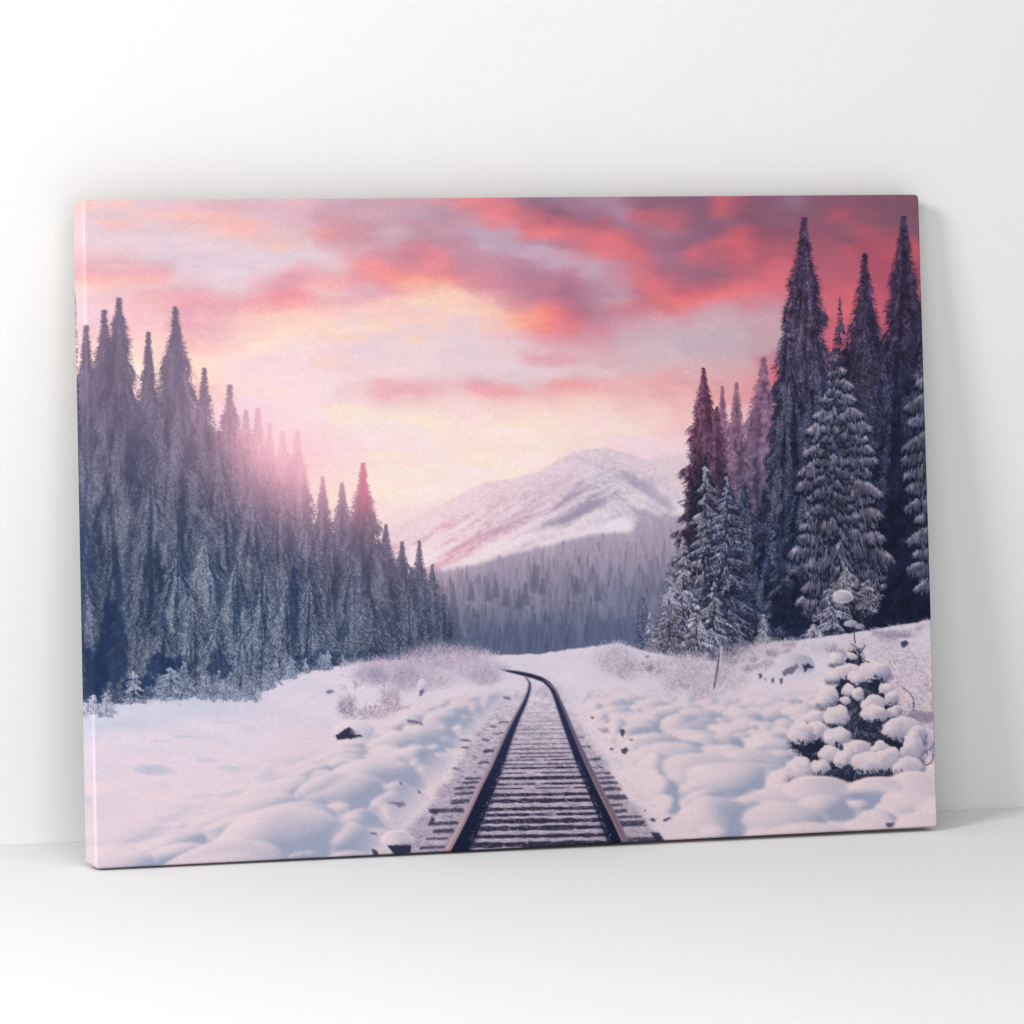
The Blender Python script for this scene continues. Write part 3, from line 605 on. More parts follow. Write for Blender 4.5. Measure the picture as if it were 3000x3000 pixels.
def dip(cx, cy, rx, ry, al=.6, col=(172, 178, 196)):
    sl = box(cx - rx * 1.6, cy - ry * 1.6, cx + rx * 1.6, cy + ry * 1.6); x, y = GX[sl], GY[sl]
    if x.size == 0: return
    u = (x - cx) / rx; v = (y - cy) / ry - .25 * u
    q = u * u + np.where(v > 0, v * 1.25, v) ** 2 + .35 * fbm(x / rx, y / ry, int(cx) % 83, 2)
    over(sl, col, al * sm(1.15, .15, q))

def c2(x, y): return 880 + .36232 * x, 1900 + .36232 * y
def c3(x, y): return 1480 + .36232 * x, 1900 + .36232 * y
def c4(x, y): return 2080 + .36232 * x, 1900 + .36232 * y
def c1(x, y): return 180 + .36232 * x, 1900 + .36232 * y

def snowfield():
    for (x, y, rx, ry, al) in ((750, 985, 190, 60, .75), (1170, 905, 110, 26, .45), (1350, 965, 120, 34, .55), (1010, 712, 130, 16, .5), (800, 750, 110, 14, .4), (1310, 595, 150, 12, .4), (1510, 640, 70, 16, .35), (1720, 1060, 170, 90, .8), (1700, 1300, 120, 30, .4), (1050, 1335, 120, 26, .3), (1040, 1535, 190, 75, .75), (1400, 1530, 220, 70, .8), (740, 1670, 170, 50, .75), (1560, 1620, 150, 50, .6), (1340, 1690, 150, 50, .6), (1850, 1480, 130, 70, .6), (1850, 1560, 140, 30, .4), (690, 890, 60, 14, .25), (1890, 1170, 80, 70, .5), (1900, 1650, 120, 60, .6), (215, 1235, 40, 60, .45)):
        p = c1(x, y); dip(p[0], p[1], rx * .36, ry * .36, al)
    L = []
    # named mounds, left of the track
    for (x, y, rx, ry, k) in ((1010, 1190, 190, 110, .8), (620, 1180, 210, 130, 1.), (860, 1040, 160, 110, .9), (1080, 880, 110, 110, .8), (980, 960, 190, 90, .9), (1060, 740, 120, 80, .7), (800, 830, 110, 70, .7), (250, 1270, 190, 80, .8), (200, 1480, 240, 150, 1.), (600, 1420, 250, 150, 1.), (760, 1400, 150, 120, .8), (800, 1560, 150, 80, .8), (930, 1340, 130, 80, .8), (600, 1590, 80, 60, .6), (1080, 1230, 130, 60, .6), (60, 1640, 130, 90, .9), (250, 1660, 130, 70, .7), (1220, 720, 80, 40, .7), (1240, 840, 90, 50, .7), (1200, 1010, 70, 40, .6), (1420, 560, 120, 50, .7), (1300, 300, 130, 60, .5), (1100, 620, 160, 50, .6), (400, 1090, 160, 60, .6), (150, 1130, 160, 50, .6), (330, 770, 160, 40, .5), (960, 1400, 60, 40, .5), (710, 1650, 50, 45, .6), (1000, 1420, 60, 40, .5)):
        p = c2(x, y); L.append((p[0], p[1], rx * .362, ry * .362, k))
    # right of the track
    for (x, y, rx, ry, k) in ((1290, 800, 110, 70, .9), (1580, 830, 160, 95, 1.), (1620, 690, 130, 60, .8), (1850, 750, 120, 55, .8), (1750, 550, 100, 50, .7), (1570, 600, 120, 40, .7), (1330, 970, 180, 80, .7), (1550, 1040, 130, 75, .9), (1730, 930, 120, 70, .8), (1490, 1250, 130, 140, 1.), (1600, 1130, 130, 60, .8), (1530, 1510, 130, 90, 1.), (1850, 1250, 150, 70, .7), (1850, 1450, 130, 130, .9), (1700, 1330, 150, 80, .6), (1120, 800, 80, 50, .6), (1100, 600, 130, 50, .6), (1230, 1060, 70, 40, .7)):
        p = c3(x, y); L.append((p[0], p[1], rx * .362, ry * .362, k))
    for (x, y, rx, ry, k) in ((230, 430, 110, 45, .8), (170, 760, 130, 50, .8), (600, 510, 90, 45, .8), (100, 560, 100, 50, .7), (420, 490, 120, 40, .5), (300, 830, 160, 40, .6), (600, 660, 110, 40, .6), (640, 1110, 160, 60, .7), (340, 1200, 100, 100, 1.), (270, 1420, 130, 120, 1.), (500, 1430, 130, 110, .8), (870, 1140, 270, 110, .9), (900, 1440, 300, 180, 1.), (1370, 1310, 200, 150, 1.), (1420, 1110, 190, 50, .6), (1640, 1120, 200, 90, .5), (1720, 1190, 150, 60, .7), (1740, 1400, 260, 130, .55), (650, 920, 130, 60, .4), (70, 940, 130, 70, .7), (120, 1180, 130, 80, .8)):
        p = c4(x, y); L.append((p[0], p[1], rx * .362, ry * .362, k))
    # the drifted field as a height map seen in perspective, near rows hide far ones
    HZ, CAMH, FOC = 1900., 1.63, 3000.
    h2, w2, f = (Y1 - 1960) // 2, PW // 2, 2
    xs = X0 + f * (np.arange(w2) + .5)
    rows = 1500
    dd = 1.0 / np.linspace(1 / (FOC * CAMH / (2680 - HZ)), 1 / (FOC * CAMH / (1962 - HZ)), rows)
    out = np.zeros((h2, w2, 3), f32); am = np.zeros((h2, w2), f32)
    ytop = np.full(w2, h2, int)
    cx = lambda d: 1560 + 30 * sm(12, 40, d)
    def amp(X, d):
        r_ = sm(1.02, 1.5, X); l_ = sm(-1.0, -1.5, X) * (.07 + .25 * sm(-5.2, -3.4, X) + .68 * sm(-3.6, -1.9, X)) * sm(60, 25, d)
        return r_ * (1.0 - .35 * sm(20, 45, d)) + l_
    def height(X, d):
        wx = X + .22 * fbm(X * 1.1, d * 1.1, 501, 2) * 2; wd = d + .22 * fbm(X * 1.1, d * 1.1, 503, 2) * 2
        b1 = 1 - np.abs(2 * vnoise(wx * .62, wd * .50, 511) - 1)
        b2 = np.sqrt(np.abs(2 * vnoise(wx * 1.45 + 9, wd * 1.1 + 4, 513) - 1) + .01)
        # round heads of buried boulders and tussocks
        dome = np.zeros(np.shape(X), f32)
        for fq, ampl, sh_ in ((1.25, 1.0, 0), (2.5, .62, 57)):
            gx_, gd_ = wx * fq + sh_, wd * fq * .62 + sh_ * .7
            ix, iy = np.floor(gx_).astype(int), np.floor(gd_).astype(int)
            for oy in (-1, 0, 1):
                for ox in (-1, 0, 1):
                    a_, b_ = ix + ox, iy + oy
                    jx, jy, jr = TABJ[0][b_ & 255, a_ & 255], TABJ[1][b_ & 255, a_ & 255], TABJ[2][b_ & 255, a_ & 255]
                    q2 = ((gx_ - a_ - .1 - .8 * jx) ** 2 + (gd_ - b_ - .1 - .8 * jy) ** 2) / (.24 + .46 * jr) ** 2
                    dome = np.maximum(dome, ampl * (.35 + .85 * jr) * np.sqrt(np.clip(1 - q2, 0, 1)))
        return amp(X, d) * (.10 * b1 + .05 * b2 + .26 * dome)
    TABJ = [np.random.RandomState(900 + k).rand(256, 256) for k in range(3)]
    for k in range(rows):
        d = dd[k]; X = (xs - cx(d)) * d / FOC; e = .05
        H0 = height(X, np.full(w2, d)); y = (HZ + FOC * (CAMH - H0) / d - 1960) / f
        hx_ = (height(X + e, np.full(w2, d)) - height(X - e, np.full(w2, d))) / (2 * e); hd_ = (height(X, np.full(w2, d + e)) - height(X, np.full(w2, d - e))) / (2 * e)
        n_ = np.sqrt(1 + hx_ ** 2 + hd_ ** 2)
        lam = (.50 * hx_ - .46 * hd_ + .72) / n_
        hol = sm(.02, .16, H0 / np.maximum(amp(X, d), .05) * .5)                      # creases stay cool
        tone = np.clip(.04 + 1.0 * sm(.93, .08, lam), 0, 1)[:, None]
        c = LIT * (1 - tone) + SHD * tone
        yi = np.ceil(y).astype(int).clip(0, h2)
        span = ytop - yi
        for j in range(int(max(0, span.max()))):
            m = span > j
            if not m.any(): break
            ii = np.nonzero(m)[0]; yy = ytop[ii] - 1 - j
            out[yy, ii] = c[ii]; am[yy, ii] = np.minimum(1, amp(X[ii], d) * 1.3)
        ytop = np.minimum(ytop, yi)
    out = blur(out, 1)
    sl = (slice(1960 - Y0, 1960 - Y0 + h2 * 2), slice(0, w2 * 2))
    O = np.repeat(np.repeat(out, 2, 0), 2, 1); A = blur(np.repeat(np.repeat(am, 2, 0), 2, 1), 3)
    O = blur(O, 1)
    A = A * sm(1985, 2070, GY[sl])
    img[sl] += (O - img[sl]) * A[..., None]
snowfield()

# ------------------------------------------------------------------ trackbed, sleepers, rails
LS = np.array([c2(*p) for p in ((1080, 1830), (1300, 1420), (1450, 1110), (1530, 960), (1615, 775), (1705, 590), (1790, 440), (1836, 335), (1846, 275), (1812, 228), (1700, 190), (1550, 165))])   # left rail head
LWd = np.array([66, 52, 40, 33, 26, 20, 14, 10, 9, 8, 7, 4]) * .362
LD = np.array([226, 190, 150, 125, 92, 66, 44, 26, 16, 10, 8, 4]) * .275
RS = np.array([c3(*p) for p in ((1090, 1830), (890, 1380), (795, 1200), (650, 900), (562, 700), (480, 500), (436, 400), (378, 300), (325, 248), (240, 215), (100, 183), (0, 170))])
RWd = np.array([56, 56, 54, 40, 26, 20, 18, 16, 22, 24, 18, 10]) * .362
RD = np.array([190, 140, 112, 92, 78, 64, 46, 26, 14, 6, 2, 1]) * .275

def rail_x(S, y):
    o = np.argsort(S[:9, 1]); return np.interp(y, S[:9, 1][o], S[:9, 0][o])

def trackbed():
    # broken, gritty snow beside and between the rails
    outl = [(1135, 2560), (1170, 2470), (1245, 2380), (1310, 2290), (1370, 2190), (1440, 2090), (1500, 2030), (1545, 1995), (1560, 1985), (1620, 1990), (1660, 2060), (1720, 2150), (1770, 2230), (1830, 2330), (1920, 2440), (1980, 2560)]
    def cf(x, y):
        t = sm(1990, 2330, y)[..., None]
        c = np.array([200, 188, 202], f32) * (1 - t) + np.array([168, 157, 174], f32) * t
        n = fbm(x / 9, y / 3.2, 161, 4)[..., None]; n2 = fbm(x / 40, y / 12, 165, 3)[..., None]
        c = c * (1 + .34 * n + .2 * n2)
        d = (sm(.10, .24, fbm(x / 12, y / 4, 169, 4)) * sm(2050, 2200, y))[..., None]
        return c + (np.array([104, 98, 120], f32) - c) * .55 * d
    poly(outl, None, 7, 14, 30, 14, .92, cf)
    # sleepers showing dark between the rails
    yl = [520, 590, 625, 655, 690, 735, 775, 815, 850, 880, 905, 940, 970, 1010, 1052, 1100, 1136, 1187, 1237, 1302, 1350, 1402, 1460, 1525, 1592, 1665, 1730]
    th = [4, 8, 5, 8, 7, 6, 7, 9, 9, 9, 10, 10, 15, 9, 24, 15, 11, 24, 32, 26, 24, 34, 36, 32, 44, 40, 46]
    r = np.random.RandomState(8)
    for y, h in zip(yl, th):
        yy = 1900 + .3623 * y; hh = h * .3623
        xa = rail_x(LS, yy) + 6; xb = rail_x(RS, yy) - 4
        sl = box(xa - 4, yy - hh * 2 - 6, xb + 4, yy + hh * 2 + 6); x, yv = GX[sl], GY[sl]
        if x.size == 0: continue
        tilt = (x - xa) * -.016
        edge = hh * .5 * (1 + .9 * fbm(x / 26, x * 0 + y, 171, 3)) + 2.2 * fbm(x / 9, yv / 5, 173, 3) * min(1, hh / 6)
        brk = sm(-.30, -.16, fbm(x / 60, x * 0 + y * 3.3, 175, 3) + (.10 if h > 20 else -.02))
        a = sm(edge + 1.3, edge - 1.0, np.abs(yv - yy - tilt)) * brk * sm(xa - 2, xa + 2, x) * sm(xb + 2, xb - 2, x)
        a *= .30 + .66 * sm(2090, 2300, yy)
        over(sl, (50, 48, 72), a)
        hi = sm(2.2, .3, np.abs(yv - yy - tilt - edge - 2.4)) * .35 * sm(2150, 2330, yy)         # bright lip of snow under each gap
        over(sl, (214, 198, 208), hi * brk)
    def stub(xa, xb, y, h, slant):
        p = [(xa, y - h / 2), (xb, y - h / 2 + slant), (xb + h * .5, y + h / 2 + slant), (xa, y + h / 2)]
        poly(p, (46, 46, 70), 1, 2.4, 9, int(y) % 70, .74)
    for (xa, xb, y, h) in ((590, 690, 797, 14), (640, 770, 897, 16), (680, 790, 962, 12), (695, 845, 1008, 18), (720, 875, 1046, 18), (740, 900, 1087, 22), (775, 925, 1136, 28), (810, 970, 1203, 40), (850, 940, 1266, 22), (870, 975, 1316, 26), (905, 1095, 1362, 20), (920, 1125, 1417, 46), (960, 1250, 1545, 36), (590, 650, 850, 10), (560, 640, 720, 8)):
        a = c3(xa, y); b = c3(xb, y); stub(a[0], b[0], a[1], h * .362, -2)
    poly([c3(1170, 1480), c3(1235, 1485), c3(1290, 1550), c3(1230, 1555)], (46, 48, 72), 1, 3, 9, 3, .9)
    for (xa, xb, y, h) in ((1330, 1455, 1052, 16), (1300, 1440, 1086, 18), (1240, 1410, 1130, 20), (1250, 1390, 1176, 22), (1212, 1365, 1242, 36), (1060, 1312, 1312, 34), (1060, 1275, 1415, 26), (1070, 1235, 1478, 34), (1020, 1190, 1540, 16), (965, 1165, 1610, 22), (1480, 1560, 830, 26), (1430, 1520, 925, 16), (1560, 1640, 690, 12), (1600, 1680, 600, 8)):
        a = c2(xa, y); b = c2(xb, y); stub(a[0], b[0], a[1], h * .362, -3)
    # twiggy crystals and clods
    n = 2600; y = r.uniform(2060, 2540, n); cx = (rail_x(LS, y) + rail_x(RS, y)) / 2; hw = (rail_x(RS, y) - rail_x(LS, y)) * .80
    x = cx + r.uniform(-1, 1, n) * hw
    s = sm(2040, 2500, y)
    strokes(x, y, x + (2 + 9 * s) * r.randn(n), y + (1 + 2 * s) * r.randn(n), jit((206, 194, 206), n, 20), 6)
    n = 800; y = r.uniform(2080, 2540, n); x = (rail_x(LS, y) + rail_x(RS, y)) / 2 + r.uniform(-1, 1, n) * (rail_x(RS, y) - rail_x(LS, y)) * .92
    s = sm(2040, 2500, y)
    strokes(x, y, x + (2 + 7 * s) * r.randn(n), y + (1 + 2 * s) * r.randn(n), jit((120, 112, 132), n, 16), 5)

def ribbon(S, off0, off1, col, col2=None, soft=1, sel=slice(None), al=1.):
    """strip along a rail, its edges shifted horizontally by off0 / off1"""
    P = S[sel]; a = [(P[i, 0] + off0[sel][i], P[i, 1]) for i in range(len(P))]; b = [(P[i, 0] + off1[sel][i], P[i, 1]) for i in range(len(P))]
    t = np.linspace(0, 1, 12)
    def dense(q):
        q = np.array(q); k = np.arange(len(q)); kk = np.linspace(0, len(q) - 1, len(q) * 10)
        # smooth the control polygon
        xs = np.interp(kk, k, q[:, 0]); ys = np.interp(kk, k, q[:, 1])
        w = np.ones(7) / 7; xs2 = np.convolve(np.pad(xs, 3, mode='edge'), w, 'valid'); ys2 = np.convolve(np.pad(ys, 3, mode='edge'), w, 'valid')
        return list(zip(xs2, ys2))
    pts_ = dense(a) + dense(b)[::-1]
    if col2 is None: poly(pts_, col, soft, 0, 1, 1, al)
    else:
        c0 = np.array(col, f32); c1_ = np.array(col2, f32)
        poly(pts_, None, soft, 0, 1, 1, al, lambda x, y: c0 + (c1_ - c0) * sm(2020, 2480, y)[..., None])

def rails():
    z = np.zeros(12)
    # cool shade thrown on the bed beside each web
    ribbon(LS, LWd * .5, LWd * .5 + LD * 1.12, (96, 96, 122), (62, 64, 92), 3, slice(0, 9), .45)
    ribbon(LS, LWd * .3, LWd * .5 + LD * .96, (52, 54, 84), (24, 32, 58), 1, slice(0, 10))
    ribbon(RS, -RWd * .5 - RD * 1.05, -RWd * .3, (86, 86, 112), (56, 58, 86), 3, slice(0, 9), .4)
    ribbon(RS, -RWd * .5 - RD * .95, -RWd * .3, (50, 52, 82), (24, 32, 58), 1, slice(0, 9))
    # web detail: a paler foot line
    ribbon(LS, LWd * .5 + LD * .30, LWd * .5 + LD * .36, (58, 60, 88), (30, 38, 66), 1, slice(0, 6), .7)
    # heads
    ribbon(LS, -LWd * .5, LWd * .5, (150, 140, 160), (186, 160, 168), 1, slice(0, 10))
    ribbon(LS, LWd * .05, LWd * .5, (110, 98, 118), (150, 124, 134), 1, slice(0, 7), .7)
    ribbon(LS, -LWd * .52, -LWd * .42, (120, 108, 130), (120, 100, 118), 1, slice(0, 8), .6)
    ribbon(RS, -RWd * .5, RWd * .5, (92, 84, 108), (122, 104, 118), 1, slice(0, 9))
    ribbon(RS, -RWd * .5, -RWd * .30, (150, 132, 140), (172, 140, 132), 1, slice(0, 7), .85)
    ribbon(RS, RWd * .34, RWd * .52, (150, 138, 156), (160, 142, 154), 1, slice(0, 7), .5)
    # far bend: the right rail sweeps left as one dark line, the left one ends under it
    bend = [(1446, 1959.5), (1480, 1961), (1520, 1966), (1556, 1973), (1590, 1984), (1608, 1996), (1622, 2012), (1634, 2035), (1624, 2036), (1606, 2012), (1590, 1998), (1562, 1987), (1530, 1979), (1495, 1970), (1462, 1963)]
    poly(bend, (44, 46, 74), 1)
    poly([(1590, 1986), (1610, 1998), (1626, 2016), (1640, 2040), (1634, 2040), (1620, 2018), (1604, 2002)], (112, 104, 128), 1)
    # snow crumbs on the dark flanks
    r = np.random.RandomState(4); n = 130
    y = r.uniform(2230, 2530, n)
    xl = rail_x(LS, y) + np.interp(y, LS[:9, 1][::-1], LD[:9][::-1]) * (.85 + .3 * r.rand(n)); xr = rail_x(RS, y) - np.interp(y, RS[:9, 1][::-1], RD[:9][::-1]) * (.85 + .3 * r.rand(n))
    for x in (xl, xr):
        strokes(x, y, x + r.randn(n) * 4, y + r.randn(n) * 3, jit((128, 122, 142), n, 24), 5)
trackbed(); rails()

# ------------------------------------------------------------------ bushes, stones, young fir
def twigs(cx, cy, rx, ry, n, col, lo=5, hi=20, up_=1., seed=1, soft=.75, amp=18):
    """frosted brush: fans of thin curved twigs inside an ellipse, denser at its foot"""
    r = np.random.RandomState(seed)
    a = r.uniform(0, 6.283, n); q = np.sqrt(r.rand(n))
    x = cx + rx * q * np.cos(a); y = cy + ry * q * np.sin(a)
    L = r.uniform(lo, hi, n); ang = r.normal(-1.57, .75, n)
    c = jit(col, n, amp)
    bg = img[np.clip((y - Y0).astype(int), 0, PH - 1), np.clip((x - X0).astype(int), 0, PW - 1)]
    edge = (np.clip((1 - q) * 2.2, .12, 1) * soft)[:, None]
    strokes(x, y, x + L * np.cos(ang), y + L * np.sin(ang) * up_, bg + (c - bg) * edge, 12, r.randn(n) * .12)

def stone(pts_, col=(52, 52, 78)): poly(pts_, col, 1, 3, 9, 7, .95)

def bushes():
    # broad misty thicket left of the bend
    for i, (x, y, rx, ry, n, c) in enumerate(((1200, 1955, 190, 34, 2600, (160, 146, 170)), (1300, 1925, 130, 42, 2600, (166, 150, 172)), (1390, 1960, 90, 50, 1800, (172, 156, 176)), (1080, 1985, 60, 30, 1000, (150, 140, 164)), (1190, 1995, 60, 34, 1200, (118, 112, 142)), (1250, 2000, 110, 28, 1400, (168, 154, 174)), (1110, 1990, 36, 26, 500, (122, 116, 146)), (1420, 1990, 60, 26, 700, (150, 138, 160)))):
        twigs(x, y, rx, ry, int(n * 1.3), np.array(c) - 4, 6, 26, seed=200 + i, soft=.72, amp=22)
        twigs(x, y, rx, ry, n // 4, (206, 192, 205), 6, 26, seed=1200 + i, soft=.7, amp=12)
    # bare shrub with dark stems
    for i, (x, y, rx, ry, n, c) in enumerate(((1015, 2075, 36, 40, 420, (140, 126, 150)), (1145, 2060, 36, 50, 560, (160, 142, 162)), (1090, 2095, 60, 18, 420, (166, 150, 168)))):
        twigs(x, y, rx, ry, n, c, 6, 20, seed=220 + i, soft=.8)
    for (a, b, c, d, bd) in ((1030, 2102, 1008, 2008, .08), (1030, 2100, 1040, 2040, -.1), (1028, 2108, 1072, 2062, .15), (1036, 2108, 1100, 2066, .2), (1020, 2090, 994, 2060, -.1), (1110, 2090, 1126, 1992, .04), (1044, 2000, 1040, 2020, .1), (1150, 2086, 1166, 2020, .1), (1140, 2086, 1128, 2030, -.1), (1160, 2080, 1196, 2074, -.2)):
        strokes([a], [b], [c], [d], (122, 110, 136), 90, bd, 0)
        k = 7; u = rs.rand(k); strokes(a + (c - a) * u, b + (d - b) * u, a + (c - a) * u + rs.randn(k) * 12, b + (d - b) * u - rs.rand(k) * 14, (120, 108, 134), 16, .1)
    # stones left
    p = lambda L: [c2(*q) for q in L]
    snowcap(*c2(430, 668), 60, 34, (226, 208, 216), (172, 174, 194), .7)
    stone(p([(282, 705), (330, 668), (392, 632), (420, 655), (440, 690), (480, 690), (500, 708), (430, 722), (300, 738)]), (48, 46, 70))
    poly(p([(400, 640), (452, 670), (440, 700), (400, 690)]), (128, 116, 134), 1, 4, 8, 3, .6)
    snowcap(*c2(905, 580), 30, 24, (216, 202, 214), (150, 150, 172), .6)
    stone(p([(850, 575), (930, 580), (985, 600), (988, 630), (960, 608), (890, 600)]), (112, 106, 130))
    stone(p([(200, 352), (225, 330), (260, 338), (275, 352), (230, 364)]), (120, 114, 138))
    snowcap(*c2(985, 310), 16, 24, (216, 204, 216), (160, 158, 180), .8)
    stone(p([(955, 380), (965, 345), (1000, 322), (992, 362), (965, 386)]), (104, 98, 124))
    stone(p([(325, 208), (345, 208), (340, 216)]), (90, 86, 112))
    stone(p([(700, 1245), (760, 1235), (830, 1240), (858, 1262), (800, 1285), (770, 1262)]), (126, 120, 140))
    stone(p([(555, 1480), (600, 1478), (625, 1500), (590, 1505)]), (110, 106, 130))
    stone(p([(700, 1590), (800, 1585), (900, 1590), (890, 1650), (760, 1660), (720, 1620)]), (44, 48, 74))
    stone(p([(570, 1610), (620, 1640), (630, 1668), (590, 1672)]), (70, 68, 92))
    lump(*c2(780, 1540), 50, 28, .6)
    stone(p([(1030, 1300), (1080, 1295), (1140, 1305), (1100, 1340), (1050, 1330)]), (70, 68, 92))
    stone(p([(1060, 1360), (1090, 1380), (1070, 1420), (1030, 1440)]), (72, 70, 94))
    for (x, y, rx, ry) in ((1560, 630, 26, 12), (1500, 740, 30, 14), (1330, 740, 40, 12), (1670, 400, 30, 14), (1330, 800, 30, 10), (1250, 970, 24, 10), (960, 1160, 14, 14), (810, 1090, 10, 12)):
        a = c2(x, y); dip(a[0], a[1], rx * .5, ry * .5, .7, (96, 92, 116))
    # stones and tufts right of the track
    p = lambda L: [c3(*q) for q in L]
    for q in ([(918, 655), (950, 648), (975, 672), (950, 715), (930, 690)], [(930, 820), (975, 800), (994, 822), (975, 850), (945, 850)], [(845, 815), (865, 805), (882, 815), (860, 825)], [(690, 555), (705, 545), (722, 556), (705, 567)], [(1160, 1380), (1190, 1370), (1220, 1384), (1190, 1402)], [(1120, 1310), (1140, 1300), (1140, 1318)], [(995, 740), (1030, 725), (1030, 748)], [(1085, 120), (1120, 100), (1135, 125), (1100, 135)], [(1130, 160), (1180, 125), (1215, 160), (1180, 190), (1140, 185)], [(1220, 185), (1240, 170), (1262, 190), (1240, 202)], [(1135, 60), (1160, 50), (1170, 70), (1145, 80)], [(905, 220), (925, 210), (930, 232)], [(1600, 345), (1625, 335), (1625, 355)], [(1270, 1395), (1310, 1360), (1340, 1358), (1300, 1395)]):
        stone(p(q), (78, 76, 102))
    poly(p([(740, 640), (830, 640), (845, 685), (780, 670)]), (140, 138, 160), 2, 4, 9, 4, .7)
    for i, (x, y, rx, ry, n, c) in enumerate(((1800, 1940, 70, 50, 1300, (164, 148, 168)), (1840, 1970, 50, 30, 700, (150, 138, 160)), (1960, 1960, 120, 40, 1500, (170, 152, 170)), (2000, 2010, 70, 30, 900, (156, 142, 162)), (2080, 1960, 100, 50, 1400, (172, 154, 172)), (2120, 2000, 90, 36, 900, (176, 158, 174)), (2160, 1920, 70, 34, 900, (130, 126, 146)), (2240, 1910, 90, 26, 900, (176, 162, 178)), (2060, 2040, 50, 16, 300, (160, 146, 164)), (2330, 1910, 120, 30, 700, (190, 174, 188)), (2560, 1900, 120, 40, 800, (190, 174, 188)))):
        twigs(x, y, rx, ry, n, np.array(c) - 10, 5, 24, seed=240 + i, soft=.70, amp=22)
        twigs(x, y, rx, ry, n // 3, (214, 200, 210), 6, 24, seed=1240 + i, soft=.7, amp=12)
    for i in range(40):
        x = rs.uniform(2150, 2750); y = np.interp(x, hx, hy) + rs.uniform(4, 70)
        twigs(x, y, rs.uniform(14, 40), rs.uniform(5, 14), int(rs.uniform(60, 200)), ((150, 140, 158), (196, 182, 194), (122, 116, 138), (208, 194, 204))[i % 4], 4, 16, seed=2600 + i, soft=.7)
    # leaning dead stem, snow on one side
    poly([(2106, 1904), (2112, 1906), (2104, 1960), (2094, 2014), (2088, 2022), (2094, 1990), (2100, 1950)], (92, 86, 108), 1)
    poly([(2110, 1890), (2116, 1892), (2112, 1940), (2106, 1960)], (196, 184, 196), 1)
    poly([(2086, 2040), (2104, 2046), (2110, 2062), (2080, 2066)], (188, 182, 198), 2)
    # snowy hummock with dark undergrowth, right
    p = lambda L: [c4(*q) for q in L]
    lump(*c4(690, 140), 62, 44, .8, np.array([214, 200, 210], f32))
    poly(p([(570, 190), (620, 160), (700, 120), (720, 150), (660, 200), (600, 230)]), (92, 86, 112), 1, 6, 10, 5, .75)
    poly(p([(745, 130), (800, 120), (840, 150), (790, 165), (760, 195)]), (48, 50, 80), 1, 5, 9, 6, .9)
    for q in ([(390, 205), (415, 200), (420, 235), (398, 242)], [(500, 235), (520, 235), (518, 275), (500, 275)], [(560, 240), (585, 235), (580, 290), (562, 285)], [(440, 245), (455, 240), (452, 265)], [(445, 175), (458, 150), (452, 178)]): stone(p(q), (84, 80, 106))
    q8 = lambda x, y: (2080 + .36232 * x, 1250 + .36232 * y)
    stone([q8(1540, 1740), q8(1580, 1720), q8(1605, 1750), q8(1570, 1785), q8(1545, 1775)], (66, 66, 92))
    # twig with a snow hat in front of the wood
    strokes([q8(1163, 0)[0]], [q8(0, 1600)[1]], [q8(1172, 0)[0]], [q8(0, 1750)[1]], (50, 48, 70), 70, .02, 1)
    snowcap(*q8(1140, 1600), 22, 14, (178, 171, 185), (112, 110, 134), .45); snowcap(*q8(1212, 1622), 14, 11, (160, 154, 172), (106, 104, 130), .5)
    # brambles at the right edge: arching pale canes with dark gaps
    r = np.random.RandomState(77); n = 520
    x = r.uniform(2585, 2770, n); y = r.uniform(1900, 2230, n)
    k = y > 1905 + (x - 2585) * -.1
    x, y = x[k], y[k]; n = len(x)
    strokes(x, y, x + r.uniform(-46, 30, n), y + r.uniform(-40, 26, n), jit((184, 167, 181), n, 18), 40, r.randn(n) * .22)
    n = 240; x = r.uniform(2600, 2770, n); y = r.uniform(1910, 2230, n)
    strokes(x, y, x + r.uniform(-40, 30, n), y + r.uniform(-34, 26, n), jit((138, 124, 146), n, 14), 36, r.randn(n) * .25)
    n = 200; x = r.uniform(2600, 2770, n); y = r.uniform(1900, 2230, n)
    strokes(x, y, x + r.uniform(-50, 40, n), y + r.uniform(-30, 30, n), jit((206, 188, 199), n, 10), 40, r.randn(n) * .25, 1)
    for (a, b, c, d, bd) in ((1700, 860, 1840, 650, .16), (1670, 780, 1760, 870, -.2), (1720, 940, 1800, 850, .3), (1640, 500, 1560, 320, .2)):
        pa = c4(a, b); pb = c4(c, d); strokes([pa[0]], [pa[1]], [pb[0]], [pb[1]], (92, 84, 110), 120, bd, 1)
    poly(p([(1590, 540), (1660, 500), (1800, 520), (1810, 600), (1700, 600), (1620, 590)]), (112, 104, 128), 2, 8, 12, 5, .55)

